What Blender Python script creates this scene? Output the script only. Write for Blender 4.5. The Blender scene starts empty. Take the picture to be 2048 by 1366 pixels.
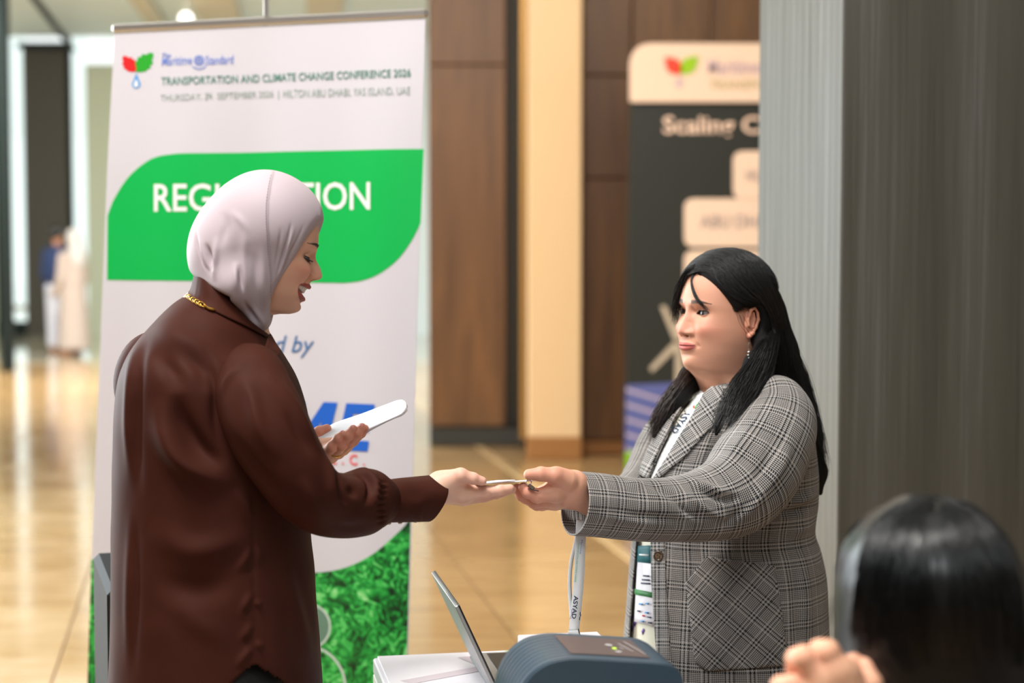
import bpy, math, random
import numpy as np
from mathutils import Vector
from mathutils.bvhtree import BVHTree

random.seed(7); rng = np.random.default_rng(7)
SC = bpy.context.scene
COL = SC.collection
PI = math.pi

# ---------------------------------------------------------------- camera
FPX = 3400.0                      # focal length in pixels of the 2048 wide frame
CAM_H = 1.56
HOR = 483.0                       # horizon row
PT = math.atan((683.0 - HOR) / FPX)
cd = bpy.data.cameras.new('camera'); cam = bpy.data.objects.new('camera', cd); COL.objects.link(cam)
cd.sensor_width = 36.0; cd.lens = FPX * 36.0 / 2048.0
cam.location = (0, 0, CAM_H); cam.rotation_euler = (PI / 2 - PT, 0, 0)
cd.clip_start = 0.05; cd.clip_end = 200
cd.dof.use_dof = True; cd.dof.focus_distance = 3.05; cd.dof.aperture_fstop = 2.5
SC.camera = cam

# ---------------------------------------------------------------- world, lights, exposure
SC.view_settings.view_transform = 'Standard'; SC.view_settings.look = 'None'
SC.view_settings.gamma = 1.0; SC.view_settings.use_curve_mapping = False
SC.view_settings.exposure = 0.50
W = bpy.data.worlds.new('world'); SC.world = W; W.use_nodes = True
W.node_tree.nodes['Background'].inputs[0].default_value = (0.93, 1.0, 0.98, 1)
W.node_tree.nodes['Background'].inputs[1].default_value = 1.0

def area_light(name, loc, aim, sx, sy, power, col):
    l = bpy.data.lights.new(name, 'AREA'); l.shape = 'RECTANGLE'; l.size = sx; l.size_y = sy
    l.energy = power; l.color = col
    o = bpy.data.objects.new(name, l); COL.objects.link(o); o.location = loc
    o.rotation_euler = (Vector(aim) - Vector(loc)).to_track_quat('-Z', 'Y').to_euler()
    return o
# daylight from the glazed side of the hall (camera left), the hall's ceiling lights and an added rear fill
area_light('window_daylight', (-6.4, 7.6, 2.5), (0.9, 4.4, 1.3), 5.0, 4.0, 700, (0.88, 0.96, 1.0))
area_light('ceiling_spot_light', (-1.25, 1.75, 4.7), (-0.45, 2.9, 1.2), 0.9, 0.9, 145, (1.0, 0.95, 0.90))
area_light('overhead_area_light', (-0.6, -1.2, 4.7), (0.0, 3.2, 1.3), 2.4, 2.4, 55, (0.94, 0.98, 1.0))  # fill added overhead behind the camera; no known lamp there
area_light('overhead_area_light.001', (0.2, 8.2, 4.7), (0.3, 9.6, 0.0), 3.0, 3.0, 95, (1.0, 0.85, 0.66))
area_light('lobby_panel_light', (-4.6, 19.2, 4.85), (-4.6, 20.5, 0.0), 5.0, 6.0, 1550, (1.0, 1.0, 0.96))

# ---------------------------------------------------------------- helpers
def P(px, py, Y):
    """world point seen at pixel (px, py) of the 2048x1366 frame at forward distance Y"""
    xc = (px - 1024.0) / FPX; yc = (683.0 - py) / FPX
    c, s = math.cos(PT), math.sin(PT)
    d = np.array([xc, c + yc * s, -s + yc * c])
    v = d * (Y / d[1]); v[2] += CAM_H
    return v
def ray(px, py):
    xc = (px - 1024.0) / FPX; yc = (683.0 - py) / FPX
    c, s = math.cos(PT), math.sin(PT)
    d = np.array([xc, c + yc * s, -s + yc * c]); return d / np.linalg.norm(d)
CAMP = np.array([0, 0, CAM_H])
def proj(V):
    """pixels of an (n,3) array of world points"""
    V = np.asarray(V, float) - CAMP
    c, s = math.cos(PT), math.sin(PT)
    z = V[:, 1] * c - V[:, 2] * s; y = V[:, 1] * s + V[:, 2] * c
    return np.stack([1024 + FPX * V[:, 0] / z, 683 - FPX * y / z], 1)
def lin(r, g, b):
    f = lambda c: ((c / 255 + 0.055) / 1.055) ** 2.4 if c > 10 else c / 255 / 12.92
    return (f(r), f(g), f(b), 1.0)
def sm(e0, e1, x):
    t = np.clip((x - e0) / (e1 - e0), 0, 1); return t * t * (3 - 2 * t)
def unit(v):
    v = np.asarray(v, float); return v / np.linalg.norm(v)

# ---- materials
def mat(name, col=(0.8, 0.8, 0.8, 1), rough=0.5, metal=0.0, spec=0.5, coat=0.0, sheen=0.0, sss=0.0, emit=None, es=0.0, trans=0.0, alpha=1.0):
    m = bpy.data.materials.new(name); m.use_nodes = True
    b = m.node_tree.nodes['Principled BSDF']; i = b.inputs
    i['Base Color'].default_value = col; i['Roughness'].default_value = rough; i['Metallic'].default_value = metal
    i['Specular IOR Level'].default_value = spec; i['Coat Weight'].default_value = coat; i['Coat Roughness'].default_value = 0.08
    i['Sheen Weight'].default_value = sheen; i['Transmission Weight'].default_value = trans; i['Alpha'].default_value = alpha
    if sss:
        i['Subsurface Weight'].default_value = sss; i['Subsurface Radius'].default_value = (1.0, 0.35, 0.2); i['Subsurface Scale'].default_value = 0.006
    if emit:
        i['Emission Color'].default_value = emit; i['Emission Strength'].default_value = es
    return m
def N(m, t, **kw):
    n = m.node_tree.nodes.new(t)
    for k, v in kw.items(): setattr(n, k, v)
    return n
def L(m, a, b): m.node_tree.links.new(a, b)
def bsdf(m): return m.node_tree.nodes['Principled BSDF']
def ramp(m, fac, stops):
    r = N(m, 'ShaderNodeValToRGB'); e = r.color_ramp.elements
    while len(e) < len(stops): e.new(0.5)
    for k, (p, c) in zip(e, stops): k.position = p; k.color = c
    L(m, fac, r.inputs['Fac']); return r.outputs['Color']
def noise(m, scale=(1, 1, 1), sc=5.0, det=4.0, rough=0.5, dist=0.0, coord='Object'):
    tc = N(m, 'ShaderNodeTexCoord'); mp = N(m, 'ShaderNodeMapping'); mp.inputs['Scale'].default_value = scale
    L(m, tc.outputs[coord], mp.inputs['Vector'])
    n = N(m, 'ShaderNodeTexNoise'); n.inputs['Scale'].default_value = sc; n.inputs['Detail'].default_value = det
    n.inputs['Roughness'].default_value = rough; n.inputs['Distortion'].default_value = dist
    L(m, mp.outputs['Vector'], n.inputs['Vector']); return n.outputs['Fac']
def bump(m, h, strength=0.2, dist=0.002):
    b = N(m, 'ShaderNodeBump'); b.inputs['Strength'].default_value = strength; b.inputs['Distance'].default_value = dist
    L(m, h, b.inputs['Height']); L(m, b.outputs['Normal'], bsdf(m).inputs['Normal'])
def mth(m, op, a, b=None):
    n = N(m, 'ShaderNodeMath', operation=op)
    for k, v in enumerate((a, b)):
        if v is None: continue
        if isinstance(v, (int, float)): n.inputs[k].default_value = v
        else: L(m, v, n.inputs[k])
    return n.outputs[0]

# ---- objects
def mesh_obj(name, V, F, m=None, parent=None, smooth=True, uv=None, col=None, mats=None, fmat=None, sharp=None):
    me = bpy.data.meshes.new(name)
    V = np.asarray(V, np.float32)
    if isinstance(F, np.ndarray):
        me.vertices.add(len(V)); me.vertices.foreach_set('co', V.ravel())
        k = F.shape[1]
        me.loops.add(F.size); me.loops.foreach_set('vertex_index', F.astype(np.int32).ravel())
        me.polygons.add(len(F)); me.polygons.foreach_set('loop_start', np.arange(0, F.size, k, dtype=np.int32))
        me.update(calc_edges=True)
    else:
        me.from_pydata([tuple(map(float, v)) for v in V], [], [tuple(int(i) for i in f) for f in F]); me.update()
    me.validate()
    if smooth: me.polygons.foreach_set('use_smooth', [True] * len(me.polygons))
    if uv is not None:
        l = me.uv_layers.new(name='UVMap'); vi = np.empty(len(me.loops), np.int32); me.loops.foreach_get('vertex_index', vi)
        l.data.foreach_set('uv', np.asarray(uv, np.float32)[vi].ravel())
    if col is not None:
        a = me.color_attributes.new('Col', 'FLOAT_COLOR', 'POINT')
        c = np.ones((len(V), 4), np.float32); c[:, :3] = col; a.data.foreach_set('color', c.ravel())
    for q in (mats or ([m] if m else [])): me.materials.append(q)
    if fmat is not None: me.polygons.foreach_set('material_index', np.asarray(fmat, np.int32))
    if smooth and sharp:
        try: me.set_sharp_from_angle(angle=math.radians(sharp))
        except Exception: pass
    o = bpy.data.objects.new(name, me); COL.objects.link(o)
    if parent: o.parent = parent
    return o
def empty(name, label=None, cat=None, group=None):
    o = bpy.data.objects.new(name, None); COL.objects.link(o)
    if label: tag(o, label, cat, group)
    return o
def tag(o, label, cat, group=None):
    o['label'] = label; o['category'] = cat
    if group: o['group'] = group
    return o
def struct(o):
    o['kind'] = 'structure'; return o
class MB:
    """collects pieces of one mesh"""
    def __init__(s): s.V = []; s.F = []; s.n = 0
    def add(s, V, F):
        V = np.asarray(V, float); s.V.append(V)
        s.F += [tuple(int(i) + s.n for i in f) for f in F]; s.n += len(V); return s
    def box(s, c, h, ax=None, bev=0.0):
        """box with centre c, half sizes h, axes ax (rows), edges bevelled by bev"""
        c = np.asarray(c, float); ax = np.eye(3) if ax is None else np.asarray(ax, float); h = np.asarray(h, float)
        if bev <= 0:
            S = np.array([[a, b, d] for a in (-1, 1) for b in (-1, 1) for d in (-1, 1)], float)
            return s.add(c + (S * h) @ ax, [(0, 1, 3, 2), (4, 6, 7, 5), (0, 4, 5, 1), (2, 3, 7, 6), (0, 2, 6, 4), (1, 5, 7, 3)])
        V = []; idx = {}
        for a in (-1, 1):
            for b in (-1, 1):
                for d in (-1, 1):
                    sg = np.array([a, b, d], float)
                    for k in range(3):
                        q = sg * (h - bev); q[k] = sg[k] * h[k]
                        idx[(a, b, d, k)] = len(V); V.append(c + q @ ax)
        F = []
        for k in range(3):
            i, j = [(1, 2), (2, 0), (0, 1)][k]
            for sg in (-1, 1):
                q = []
                for (p, r) in ((-1, -1), (1, -1), (1, 1), (-1, 1)):
                    t = [0, 0, 0]; t[k] = sg; t[i] = p; t[j] = r; q.append(idx[(*t, k)])
                F.append(q if sg > 0 else q[::-1])
            for p in (-1, 1):
                for r in (-1, 1):
                    t0 = [0, 0, 0]; t1 = [0, 0, 0]; t0[k] = -1; t1[k] = 1
                    for t in (t0, t1): t[i] = p; t[j] = r
                    F.append([idx[(*t0, i)], idx[(*t1, i)], idx[(*t1, j)], idx[(*t0, j)]])
        for a in (-1, 1):
            for b in (-1, 1):
                for d in (-1, 1): F.append([idx[(a, b, d, 0)], idx[(a, b, d, 1)], idx[(a, b, d, 2)]])
        return s.add(V, F)
    def prism(s, poly, o, ex, ey, ez, depth):
        """polygon (2d points) in the plane o, ex, ey extruded along ez by depth"""
        o, ex, ey, ez = (np.asarray(q, float) for q in (o, ex, ey, ez)); n = len(poly)
        A = np.array([o + ex * a + ey * b for a, b in poly]); B = A + ez * depth
        F = [tuple(range(n))[::-1], tuple(range(n, 2 * n))] + [(i, (i + 1) % n, n + (i + 1) % n, n + i) for i in range(n)]
        return s.add(np.concatenate([A, B]), F)
    def tube(s, pts, r, k=8, cap=True):
        V, F, _ = tube(pts, r, k=k, cap=cap); return s.add(V, F)
    def obj(s, name, m=None, parent=None, smooth=False, sharp=35):
        o = mesh_obj(name, np.concatenate(s.V), s.F, m, parent, smooth, sharp=sharp if smooth else None)
        fix_normals(o); return o
def fix_normals(o):
    import bmesh
    bm = bmesh.new(); bm.from_mesh(o.data); bmesh.ops.recalc_face_normals(bm, faces=bm.faces[:]); bm.to_mesh(o.data); bm.free()
def crom(pts, n):
    """Catmull-Rom resampling of an (m,k) array to n rows, even in chord length"""
    p = np.asarray(pts, float); m = len(p)
    q = np.concatenate([[2 * p[0] - p[1]], p, [2 * p[-1] - p[-2]]])
    d = np.linalg.norm(np.diff(p[:, :3], axis=0), axis=1); s = np.concatenate([[0], np.cumsum(d)])
    t = np.linspace(0, s[-1], n); i = np.clip(np.searchsorted(s, t, 'right') - 1, 0, m - 2)
    u = ((t - s[i]) / np.maximum(d[i], 1e-9))[:, None]
    a, b, c, e = q[i], q[i + 1], q[i + 2], q[i + 3]
    return 0.5 * (2 * b + (c - a) * u + (2 * a - 5 * b + 4 * c - e) * u ** 2 + (3 * b - a - 3 * c + e) * u ** 3)
def tube(pts, r, k=12, cap=True, r2=None, up=(0, 0, 1), n=None):
    """tube along a path; r (and r2 across) per point; returns V, F, uv in metres"""
    p = np.asarray(pts, float); m = len(p)
    r = np.broadcast_to(np.asarray(r, float), (m,)); r2 = r if r2 is None else np.broadcast_to(np.asarray(r2, float), (m,))
    if n:
        a = crom(np.column_stack([p, r, r2]), n); p, r, r2 = a[:, :3], a[:, 3], a[:, 4]; m = n
    t = np.gradient(p, axis=0); t /= np.linalg.norm(t, axis=1)[:, None]
    up = np.asarray(up, float); x = np.cross(up, t[0]); x = x if np.linalg.norm(x) > 1e-3 else np.cross((1, 0, 0.1), t[0])
    X = []; x = unit(x)
    for i in range(m):
        x = unit(x - t[i] * x.dot(t[i])); X.append(x)
    X = np.array(X); Yv = np.cross(t, X)
    th = np.linspace(0, 2 * PI, k, endpoint=False)
    V = p[:, None] + X[:, None] * (np.cos(th)[None, :, None] * r[:, None, None]) + Yv[:, None] * (np.sin(th)[None, :, None] * r2[:, None, None])
    s = np.concatenate([[0], np.cumsum(np.linalg.norm(np.diff(p, axis=0), axis=1))])
    uv = np.stack(np.broadcast_arrays((th * r.mean())[None, :], s[:, None]), -1).reshape(-1, 2)
    i = np.arange(m - 1)[:, None] * k; j = np.arange(k)[None]; j2 = (j + 1) % k
    F = np.stack([i + j, i + j2, i + k + j2, i + k + j], -1).reshape(-1, 4)
    F = [tuple(f) for f in F]
    V = V.reshape(-1, 3)
    if cap: F += [tuple(range(k))[::-1], tuple(range((m - 1) * k, m * k))]
    return V, F, uv
def rounded(poly, r, n=6):
    """round every corner of a 2d polygon; r one value or one per corner"""
    out = []; m = len(poly); r = [r] * m if isinstance(r, (int, float)) else r
    for i in range(m):
        p = np.array(poly[i], float); a = np.array(poly[i - 1], float); b = np.array(poly[(i + 1) % m], float)
        if r[i] <= 0: out.append(tuple(p)); continue
        da, db = unit(a - p), unit(b - p)
        for t in np.linspace(0, 1, n):
            q = (1 - t) ** 2 * (p + da * r[i]) + 2 * t * (1 - t) * p + t ** 2 * (p + db * r[i]); out.append(tuple(q))
    return out
_tc = {}
def text_mesh(s, bold=0.0, shear=0.0, space=1.0):
    """outline mesh of a line of writing, scaled to the unit square; returns V (n,2), F"""
    key = (s, bold, shear, space)
    if key in _tc: return _tc[key]
    c = bpy.data.curves.new('lettering', 'FONT'); c.body = s; c.offset = bold; c.shear = shear; c.space_character = space; c.resolution_u = 3
    o = bpy.data.objects.new('lettering', c); COL.objects.link(o)
    bpy.context.view_layer.update()
    me = o.evaluated_get(bpy.context.evaluated_depsgraph_get()).to_mesh()
    V = np.array([v.co[:2] for v in me.vertices]); F = [tuple(p.vertices) for p in me.polygons]
    o.evaluated_get(bpy.context.evaluated_depsgraph_get()).to_mesh_clear()
    bpy.data.objects.remove(o); bpy.data.curves.remove(c)
    lo, hi = V.min(0), V.max(0); V = (V - lo) / np.maximum(hi - lo, 1e-6)
    _tc[key] = (V, F); return V, F
def tri_fill(poly):
    """triangulated fill of a 2d polygon, refined so that it can follow a curved surface"""
    import bmesh
    bm = bmesh.new(); vs = [bm.verts.new((p[0], p[1], 0)) for p in poly]; f = bm.faces.new(vs)
    bmesh.ops.triangulate(bm, faces=[f]); 
    return bm
def fill2d(poly, step):
    """points and triangles that fill a polygon with an inner grid of the given step"""
    from mathutils.geometry import delaunay_2d_cdt
    pts = []
    m = len(poly)
    for i in range(m):
        a = np.array(poly[i], float); b = np.array(poly[(i + 1) % m], float); k = max(1, int(np.linalg.norm(b - a) / step))
        for t in range(k): pts.append(a + (b - a) * t / k)
    nb = len(pts); B = np.array(pts)
    lo, hi = B.min(0), B.max(0)
    gx, gy = np.meshgrid(np.arange(lo[0] + step / 2, hi[0], step), np.arange(lo[1] + step / 2, hi[1], step))
    G = np.stack([gx.ravel(), gy.ravel()], 1)
    ins = np.zeros(len(G), bool); j = nb - 1
    for i in range(nb):
        yi, yj = B[i, 1], B[j, 1]
        if yi != yj:
            c = ((yi > G[:, 1]) != (yj > G[:, 1])) & (G[:, 0] < (B[j, 0] - B[i, 0]) * (G[:, 1] - yi) / (yj - yi) + B[i, 0])
            ins ^= c
        j = i
    G = G[ins]
    if len(G):
        d = np.min(np.linalg.norm(G[:, None] - B[None], axis=2), 1); G = G[d > step * 0.45]
    allp = [Vector(p) for p in np.concatenate([B, G])] if len(G) else [Vector(p) for p in B]
    v, e, f, *_ = delaunay_2d_cdt(allp, [], [list(range(nb))], 1, 1e-6)
    return np.array([tuple(q) for q in v]), [tuple(q) for q in f]
# ================================================================ the hall
A0 = math.radians(10.4)           # table, column and floor joints share this heading
UA = np.array([-math.sin(A0), math.cos(A0), 0]); VA = np.array([math.cos(A0), math.sin(A0), 0]); ZA = np.array([0, 0, 1.0])
AX = np.array([VA, UA, ZA])

# floor: polished stone-look slabs with thin joints
M_slab = mat('polished_tan_slab', lin(196, 155, 100), 0.13, spec=0.6, coat=0.35)
f = noise(M_slab, (1.0, 7.0, 1), 1.6, 5, 0.6, 0.6); oi = N(M_slab, 'ShaderNodeObjectInfo')
L(M_slab, ramp(M_slab, mth(M_slab, 'ADD', mth(M_slab, 'MULTIPLY', f, 0.75), mth(M_slab, 'MULTIPLY', oi.outputs['Random'], 0.25)),
  [(0.25, lin(154, 118, 74)), (0.5, lin(182, 146, 98)), (0.8, lin(200, 168, 122))]), bsdf(M_slab).inputs['Base Color'])
L(M_slab, ramp(M_slab, noise(M_slab, (1, 1, 1), 2.2, 3), [(0.3, (0.08,) * 3 + (1,)), (0.7, (0.22,) * 3 + (1,))]), bsdf(M_slab).inputs['Roughness'])
M_joint = mat('floor_joint', lin(128, 96, 62), 0.6)
floor = struct(MB().box((-3, 16, -0.03), (16, 26, 0.02)).obj('floor', M_joint))
SW, SL = 0.87, 1.74
org = P(1235, 1100, 1.56 * FPX / 617 * 0.9983); org[2] = 0
me_s = None
for i in range(-14, 5):
    for j in range(-3, 13):
        c = org + VA * (SW * (i + 0.5)) + UA * (SL * (j + 0.5 * (i % 2)))
        if not me_s:
            o = MB().box((0, 0, -0.005), (SW / 2 - 0.004, SL / 2 - 0.004, 0.005), AX).obj('floor_slab', M_slab, floor); me_s = o.data
        else:
            o = bpy.data.objects.new('floor_slab', me_s); COL.objects.link(o); o.parent = floor
        o.location = c
# paler inlay strip that runs along one joint
M_inlay = mat('pale_inlay', lin(224, 190, 140), 0.15, coat=0.3)
struct(MB().box(org + UA * 6 + ZA * 0.002, (0.03, 12, 0.002), AX).obj('trim_1', M_inlay))
# far lobby floor (lighter, glossier)
M_lobby = mat('lobby_marble', lin(196, 186, 160), 0.1, coat=0.4)
L(M_lobby, ramp(M_lobby, noise(M_lobby, (1, 1, 1), 1.2, 6, 0.6, 1.0), [(0.3, lin(170, 158, 128)), (0.7, lin(214, 206, 186))]), bsdf(M_lobby).inputs['Base Color'])
struct(MB().box((-6, 30, 0.001), (8, 8.2, 0.004)).obj('floor_lobby', M_lobby))

# grey veneered column behind the woman in the checked jacket
M_ven = mat('grey_wood_veneer', lin(92, 88, 80), 0.34, spec=0.6)
tc = N(M_ven, 'ShaderNodeTexCoord'); mp = N(M_ven, 'ShaderNodeMapping'); mp.inputs['Scale'].default_value = (9, 9, 0.55)
L(M_ven, tc.outputs['Object'], mp.inputs['Vector'])
wv = N(M_ven, 'ShaderNodeTexWave', wave_type='RINGS'); wv.inputs['Scale'].default_value = 0.7; wv.inputs['Distortion'].default_value = 5.0; wv.inputs['Detail'].default_value = 3; wv.inputs['Detail Scale'].default_value = 0.8
L(M_ven, mp.outputs['Vector'], wv.inputs['Vector'])
fine = noise(M_ven, (34, 34, 0.5), 3.0, 6, 0.62)
mixv = mth(M_ven, 'ADD', mth(M_ven, 'MULTIPLY', wv.outputs['Fac'], 0.35), mth(M_ven, 'MULTIPLY', fine, 0.75))
L(M_ven, ramp(M_ven, mixv, [(0.2, lin(68, 66, 60)), (0.5, lin(78, 76, 69)), (0.72, lin(87, 85, 79)), (0.95, lin(108, 110, 110))]), bsdf(M_ven).inputs['Base Color'])
L(M_ven, ramp(M_ven, fine, [(0.3, (0.26,) * 3 + (1,)), (0.7, (0.46,) * 3 + (1,))]), bsdf(M_ven).inputs['Roughness'])
bump(M_ven, fine, 0.05, 0.001)
cc = P(1679, 683, 4.3); cc[2] = 0
colm = struct(MB().box(cc + VA * 1.25 + UA * 0.325 + ZA * 2.45, (1.25, 0.325, 2.45), AX, 0.004).obj('wall_right', M_ven))

# brown panelled core wall far behind, with a pale stone pilaster
M_br = mat('brown_wood_panel', lin(122, 82, 46), 0.38)
L(M_br, ramp(M_br, noise(M_br, (6, 6, 0.5), 2.0, 5, 0.6, 0.4), [(0.3, lin(84, 55, 31)), (0.7, lin(116, 78, 44))]), bsdf(M_br).inputs['Base Color'])
M_rec = mat('dark_recess', lin(42, 40, 34), 0.5)
M_pil = mat('pale_stone_pilaster', lin(222, 184, 138), 0.4)
M_plinth = mat('brown_plinth', lin(150, 100, 52), 0.4)
YB = 12.25
def wx(px, Y): return (px - 1024) / FPX * Y
wall_b = struct(MB().box(((wx(857, 13.0) + 7) / 2, 16.1, 2.45), ((7 - wx(857, 13.0)) / 2, 3.0, 2.45)).obj('wall_back', M_rec))
def panel(x0, x1, z0, z1, Y, m, name='panel', d=0.06, par=None):
    return MB().box(((x0 + x1) / 2, Y + d / 2, (z0 + z1) / 2), ((x1 - x0) / 2 - 0.004, d / 2, (z1 - z0) / 2 - 0.004), None, 0.006).obj(name, m, par)
zr = lambda py, Y: P(1024, py, Y)[2]
for (a, b) in ((857, 1012),):
    for (z0, z1) in ((0.14, zr(130, 13.0)), (zr(130, 13.0), 4.88)): panel(wx(a, 13.0), wx(b, 13.0), z0, z1, 12.98, M_br, 'wall_panel', 0.12, wall_b)
panel(wx(857, 12.9), wx(1050, 12.9), 0.0, 0.14, 12.9, M_rec, 'skirting', 0.2, wall_b)
for (a, b) in ((1163, 1262), (1262, 1420), (1420, 1600), (1600, 1800), (1800, 2100)):
    for (z0, z1) in ((0.10, zr(356, 12.4)), (zr(356, 12.4), zr(150, 12.4)), (zr(150, 12.4), 4.88)): panel(wx(a, 12.4), wx(b, 12.4), z0, z1, 12.42, M_br, 'wall_panel', 0.7, wall_b)
panel(wx(1163, 12.35), wx(2100, 12.35), 0.0, 0.10, 12.38, M_plinth, 'skirting', 0.7, wall_b)
pil = struct(MB().box((wx(1109, 12.2), 12.75, 2.52), (wx(1163, 12.2) / 2 - wx(1056, 12.2) / 2, 0.6, 2.37), None, 0.01).obj('trim_2', M_pil))
MB().box((wx(1109, 12.2), 12.74, 0.08), (wx(1165, 12.2) / 2 - wx(1054, 12.2) / 2, 0.62, 0.08), None, 0.01).obj('plinth', M_plinth, pil)
M_gold = mat('brushed_brass', lin(170, 130, 72), 0.35, metal=0.6)
MB().box((wx(1046, 12.4), 12.6, 2.5), (0.02, 0.1, 2.4)).obj('edge_strip', M_gold, pil)

# unseen solid walls behind the camera and beside it, added to cut the ambient light; the hall is glazed further along on the left
M_rear = mat('taupe_wall', lin(120, 110, 98), .6)
struct(MB().box((0, -3.1, 2.45), (5.0, 0.1, 2.45)).obj('wall_rear_unseen', M_rear))
struct(MB().box((-4.8, 0.6, 2.45), (0.1, 3.6, 2.45)).obj('wall_left_unseen', M_rear))
struct(MB().box((4.6, 1.6, 2.45), (0.1, 4.6, 2.45)).obj('wall_side_unseen', M_rear))
# ceiling over the whole hall
M_ceil = mat('white_ceiling', lin(226, 238, 242), 0.7)
ceil = struct(MB().box((-4, 14.1, 5.02), (17, 14.1, 0.1)).obj('ceiling', M_ceil))
M_blk = mat('black_soffit', lin(24, 30, 28), 0.5)
b0 = P(795, 2, 15.5)
MB().box((b0[0], 15.5, 4.62), (0.2, 1.6, 0.36), None, 0.02).obj('soffit', M_blk, ceil)
M_cof = mat('cream_coffer', lin(206, 198, 178), 0.7)
for (px, w) in ((690, 0.25), (455, 0.3), (300, 0.12)):
    q = P(px, 20, 22); MB().box((q[0], 20, 4.86), (w, 7.5, 0.1), np.array([[math.cos(.12), math.sin(.12), 0], [-math.sin(.12), math.cos(.12), 0], [0, 0, 1]]), 0.02).obj('coffer_beam', M_cof, ceil)

# lobby end wall with tall windows between dark and cream piers
YF = 28.0
M_olive = mat('dark_olive_panel', lin(60, 56, 46), 0.6)
M_cream = mat('cream_wall', lin(184, 190, 166), 0.6)
M_frame = mat('dark_bronze_frame', lin(16, 26, 24), 0.7, spec=.2)
M_glass = bpy.data.materials.new('window_glass'); M_glass.use_nodes = True
nt = M_glass.node_tree; nt.nodes.clear()
_o = nt.nodes.new('ShaderNodeOutputMaterial'); _t = nt.nodes.new('ShaderNodeBsdfTransparent'); _g = nt.nodes.new('ShaderNodeBsdfGlossy'); _x = nt.nodes.new('ShaderNodeMixShader')
_t.inputs[0].default_value = (0.95, 0.99, 0.98, 1); _g.inputs['Roughness'].default_value = 0.02; _x.inputs[0].default_value = 0.06
nt.links.new(_t.outputs[0], _x.inputs[1]); nt.links.new(_g.outputs[0], _x.inputs[2]); nt.links.new(_x.outputs[0], _o.inputs[0])
wf = struct(MB().box(((wx(-420, YF) + wx(-8, YF)) / 2, YF + .2, 2.5), ((wx(-8, YF) - wx(-420, YF)) / 2, 0.2, 2.5)).obj('wall_far', M_cream))
def pier(x0, x1, m, z1=4.95, Y=YF, d=0.25): return MB().box(((wx(x0, Y) + wx(x1, Y)) / 2, Y + d / 2, z1 / 2), ((wx(x1, Y) - wx(x0, Y)) / 2, d / 2, z1 / 2), None, 0.01).obj('pier', m, wf)
pier(52, 138, M_olive, zr(96, YF)); pier(176, 470, M_cream, zr(128, YF)); pier(600, 900, M_ceil)
MB().box((wx(95, YF), YF - 0.06, zr(92, YF)), (0.4, 0.06, 0.05)).obj('pier_cap', M_frame, wf)
for k, (a, b) in enumerate(((-8, 52), (138, 176), (470, 600))):
    z1 = 4.9
    w = struct(MB().box(((wx(a, YF) + wx(b, YF)) / 2, YF + 0.1, 0.12), ((wx(b, YF) - wx(a, YF)) / 2, 0.1, 0.12)).obj('window_%d' % (k + 1), M_frame))
    MB().box(((wx(a, YF) + wx(b, YF)) / 2, YF + 0.14, z1 / 2), ((wx(b, YF) - wx(a, YF)) / 2, 0.006, z1 / 2)).obj('pane', M_glass, w)
    MB().box((wx(a, YF) + .03, YF + 0.12, z1 / 2), (0.03, 0.05, z1 / 2)).obj('window_frame', M_frame, w)
# slim dark column nearer in the lobby, and the beam that runs to it
struct(MB().box((wx(14, 20.5), 20.5, 2.46), (0.05, 0.12, 2.46), None, 0.01).obj('trim_3', M_frame))
p0, p1 = P(62, -12, 19.5), P(146, 98, 27.9)
struct(MB().tube([p0, p1], 0.05, 6).obj('trim_4', M_frame))
# round lamp on the ceiling, above the banner in view
M_lamp = mat('lamp_globe', (1, 1, 1, 1), 0.4, emit=(1, 0.97, 0.9, 1), es=2.2)
M_wmetal = mat('white_metal', lin(225, 225, 220), 0.35)
def globe(c, r, k=16):
    V = []; F = []
    for i in range(k // 2 + 1):
        a = PI * i / (k // 2)
        for j in range(k): V.append(c + r * np.array([math.sin(a) * math.cos(2 * PI * j / k), math.sin(a) * math.sin(2 * PI * j / k), math.cos(a)]))
    for i in range(k // 2):
        for j in range(k): F.append((i * k + j, i * k + (j + 1) % k, (i + 1) * k + (j + 1) % k, (i + 1) * k + j))
    return V, F
g = P(372, 38, 23.0); lamp = empty('ceiling_globe_lamp', 'small round glowing lamp on the white lobby ceiling above the banner', 'lamp')
MB().add(*globe(g, 0.085)).obj('globe', M_lamp, lamp, True); MB().tube([g + ZA * .08, np.array([g[0], g[1], 4.93])], 0.012).obj('stem', M_wmetal, lamp)
# ================================================================ roll-up banner
def ink(name, r, g, b, rough=0.55): return mat(name, lin(r, g, b), rough, spec=0.3)
M_sheet = mat('banner_vinyl', lin(208, 204, 211), 0.45)
M_inkgreen = ink('banner_green_ink', 0, 176, 78); M_inkwhite = ink('banner_white_ink', 238, 236, 236)
M_inkblue = ink('banner_blue_ink', 104, 130, 208); M_inkroyal = ink('banner_royal_ink', 34, 98, 200); M_inkred = ink('banner_red_ink', 228, 84, 84)
M_inkteal = ink('banner_teal_ink', 84, 132, 118); M_inkgrey = ink('banner_grey_ink', 150, 164, 156); M_inknavy = ink('banner_navy_ink', 72, 112, 160)
M_leafred = ink('leaf_red_ink', 214, 30, 34); M_leafgreen = ink('leaf_green_ink', 40, 160, 40); M_drop = ink('drop_blue_ink', 70, 150, 214)
M_alu = mat('satin_aluminium', lin(196, 190, 186), 0.3, metal=0.85)
M_fol = mat('printed_foliage', lin(20, 110, 40), 0.5)
tc = N(M_fol, 'ShaderNodeTexCoord')
vo = N(M_fol, 'ShaderNodeTexVoronoi'); vo.inputs['Scale'].default_value = 42
nw = N(M_fol, 'ShaderNodeTexNoise'); nw.inputs['Scale'].default_value = 26; nw.inputs['Detail'].default_value = 6; nw.inputs['Distortion'].default_value = 2.4
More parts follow.
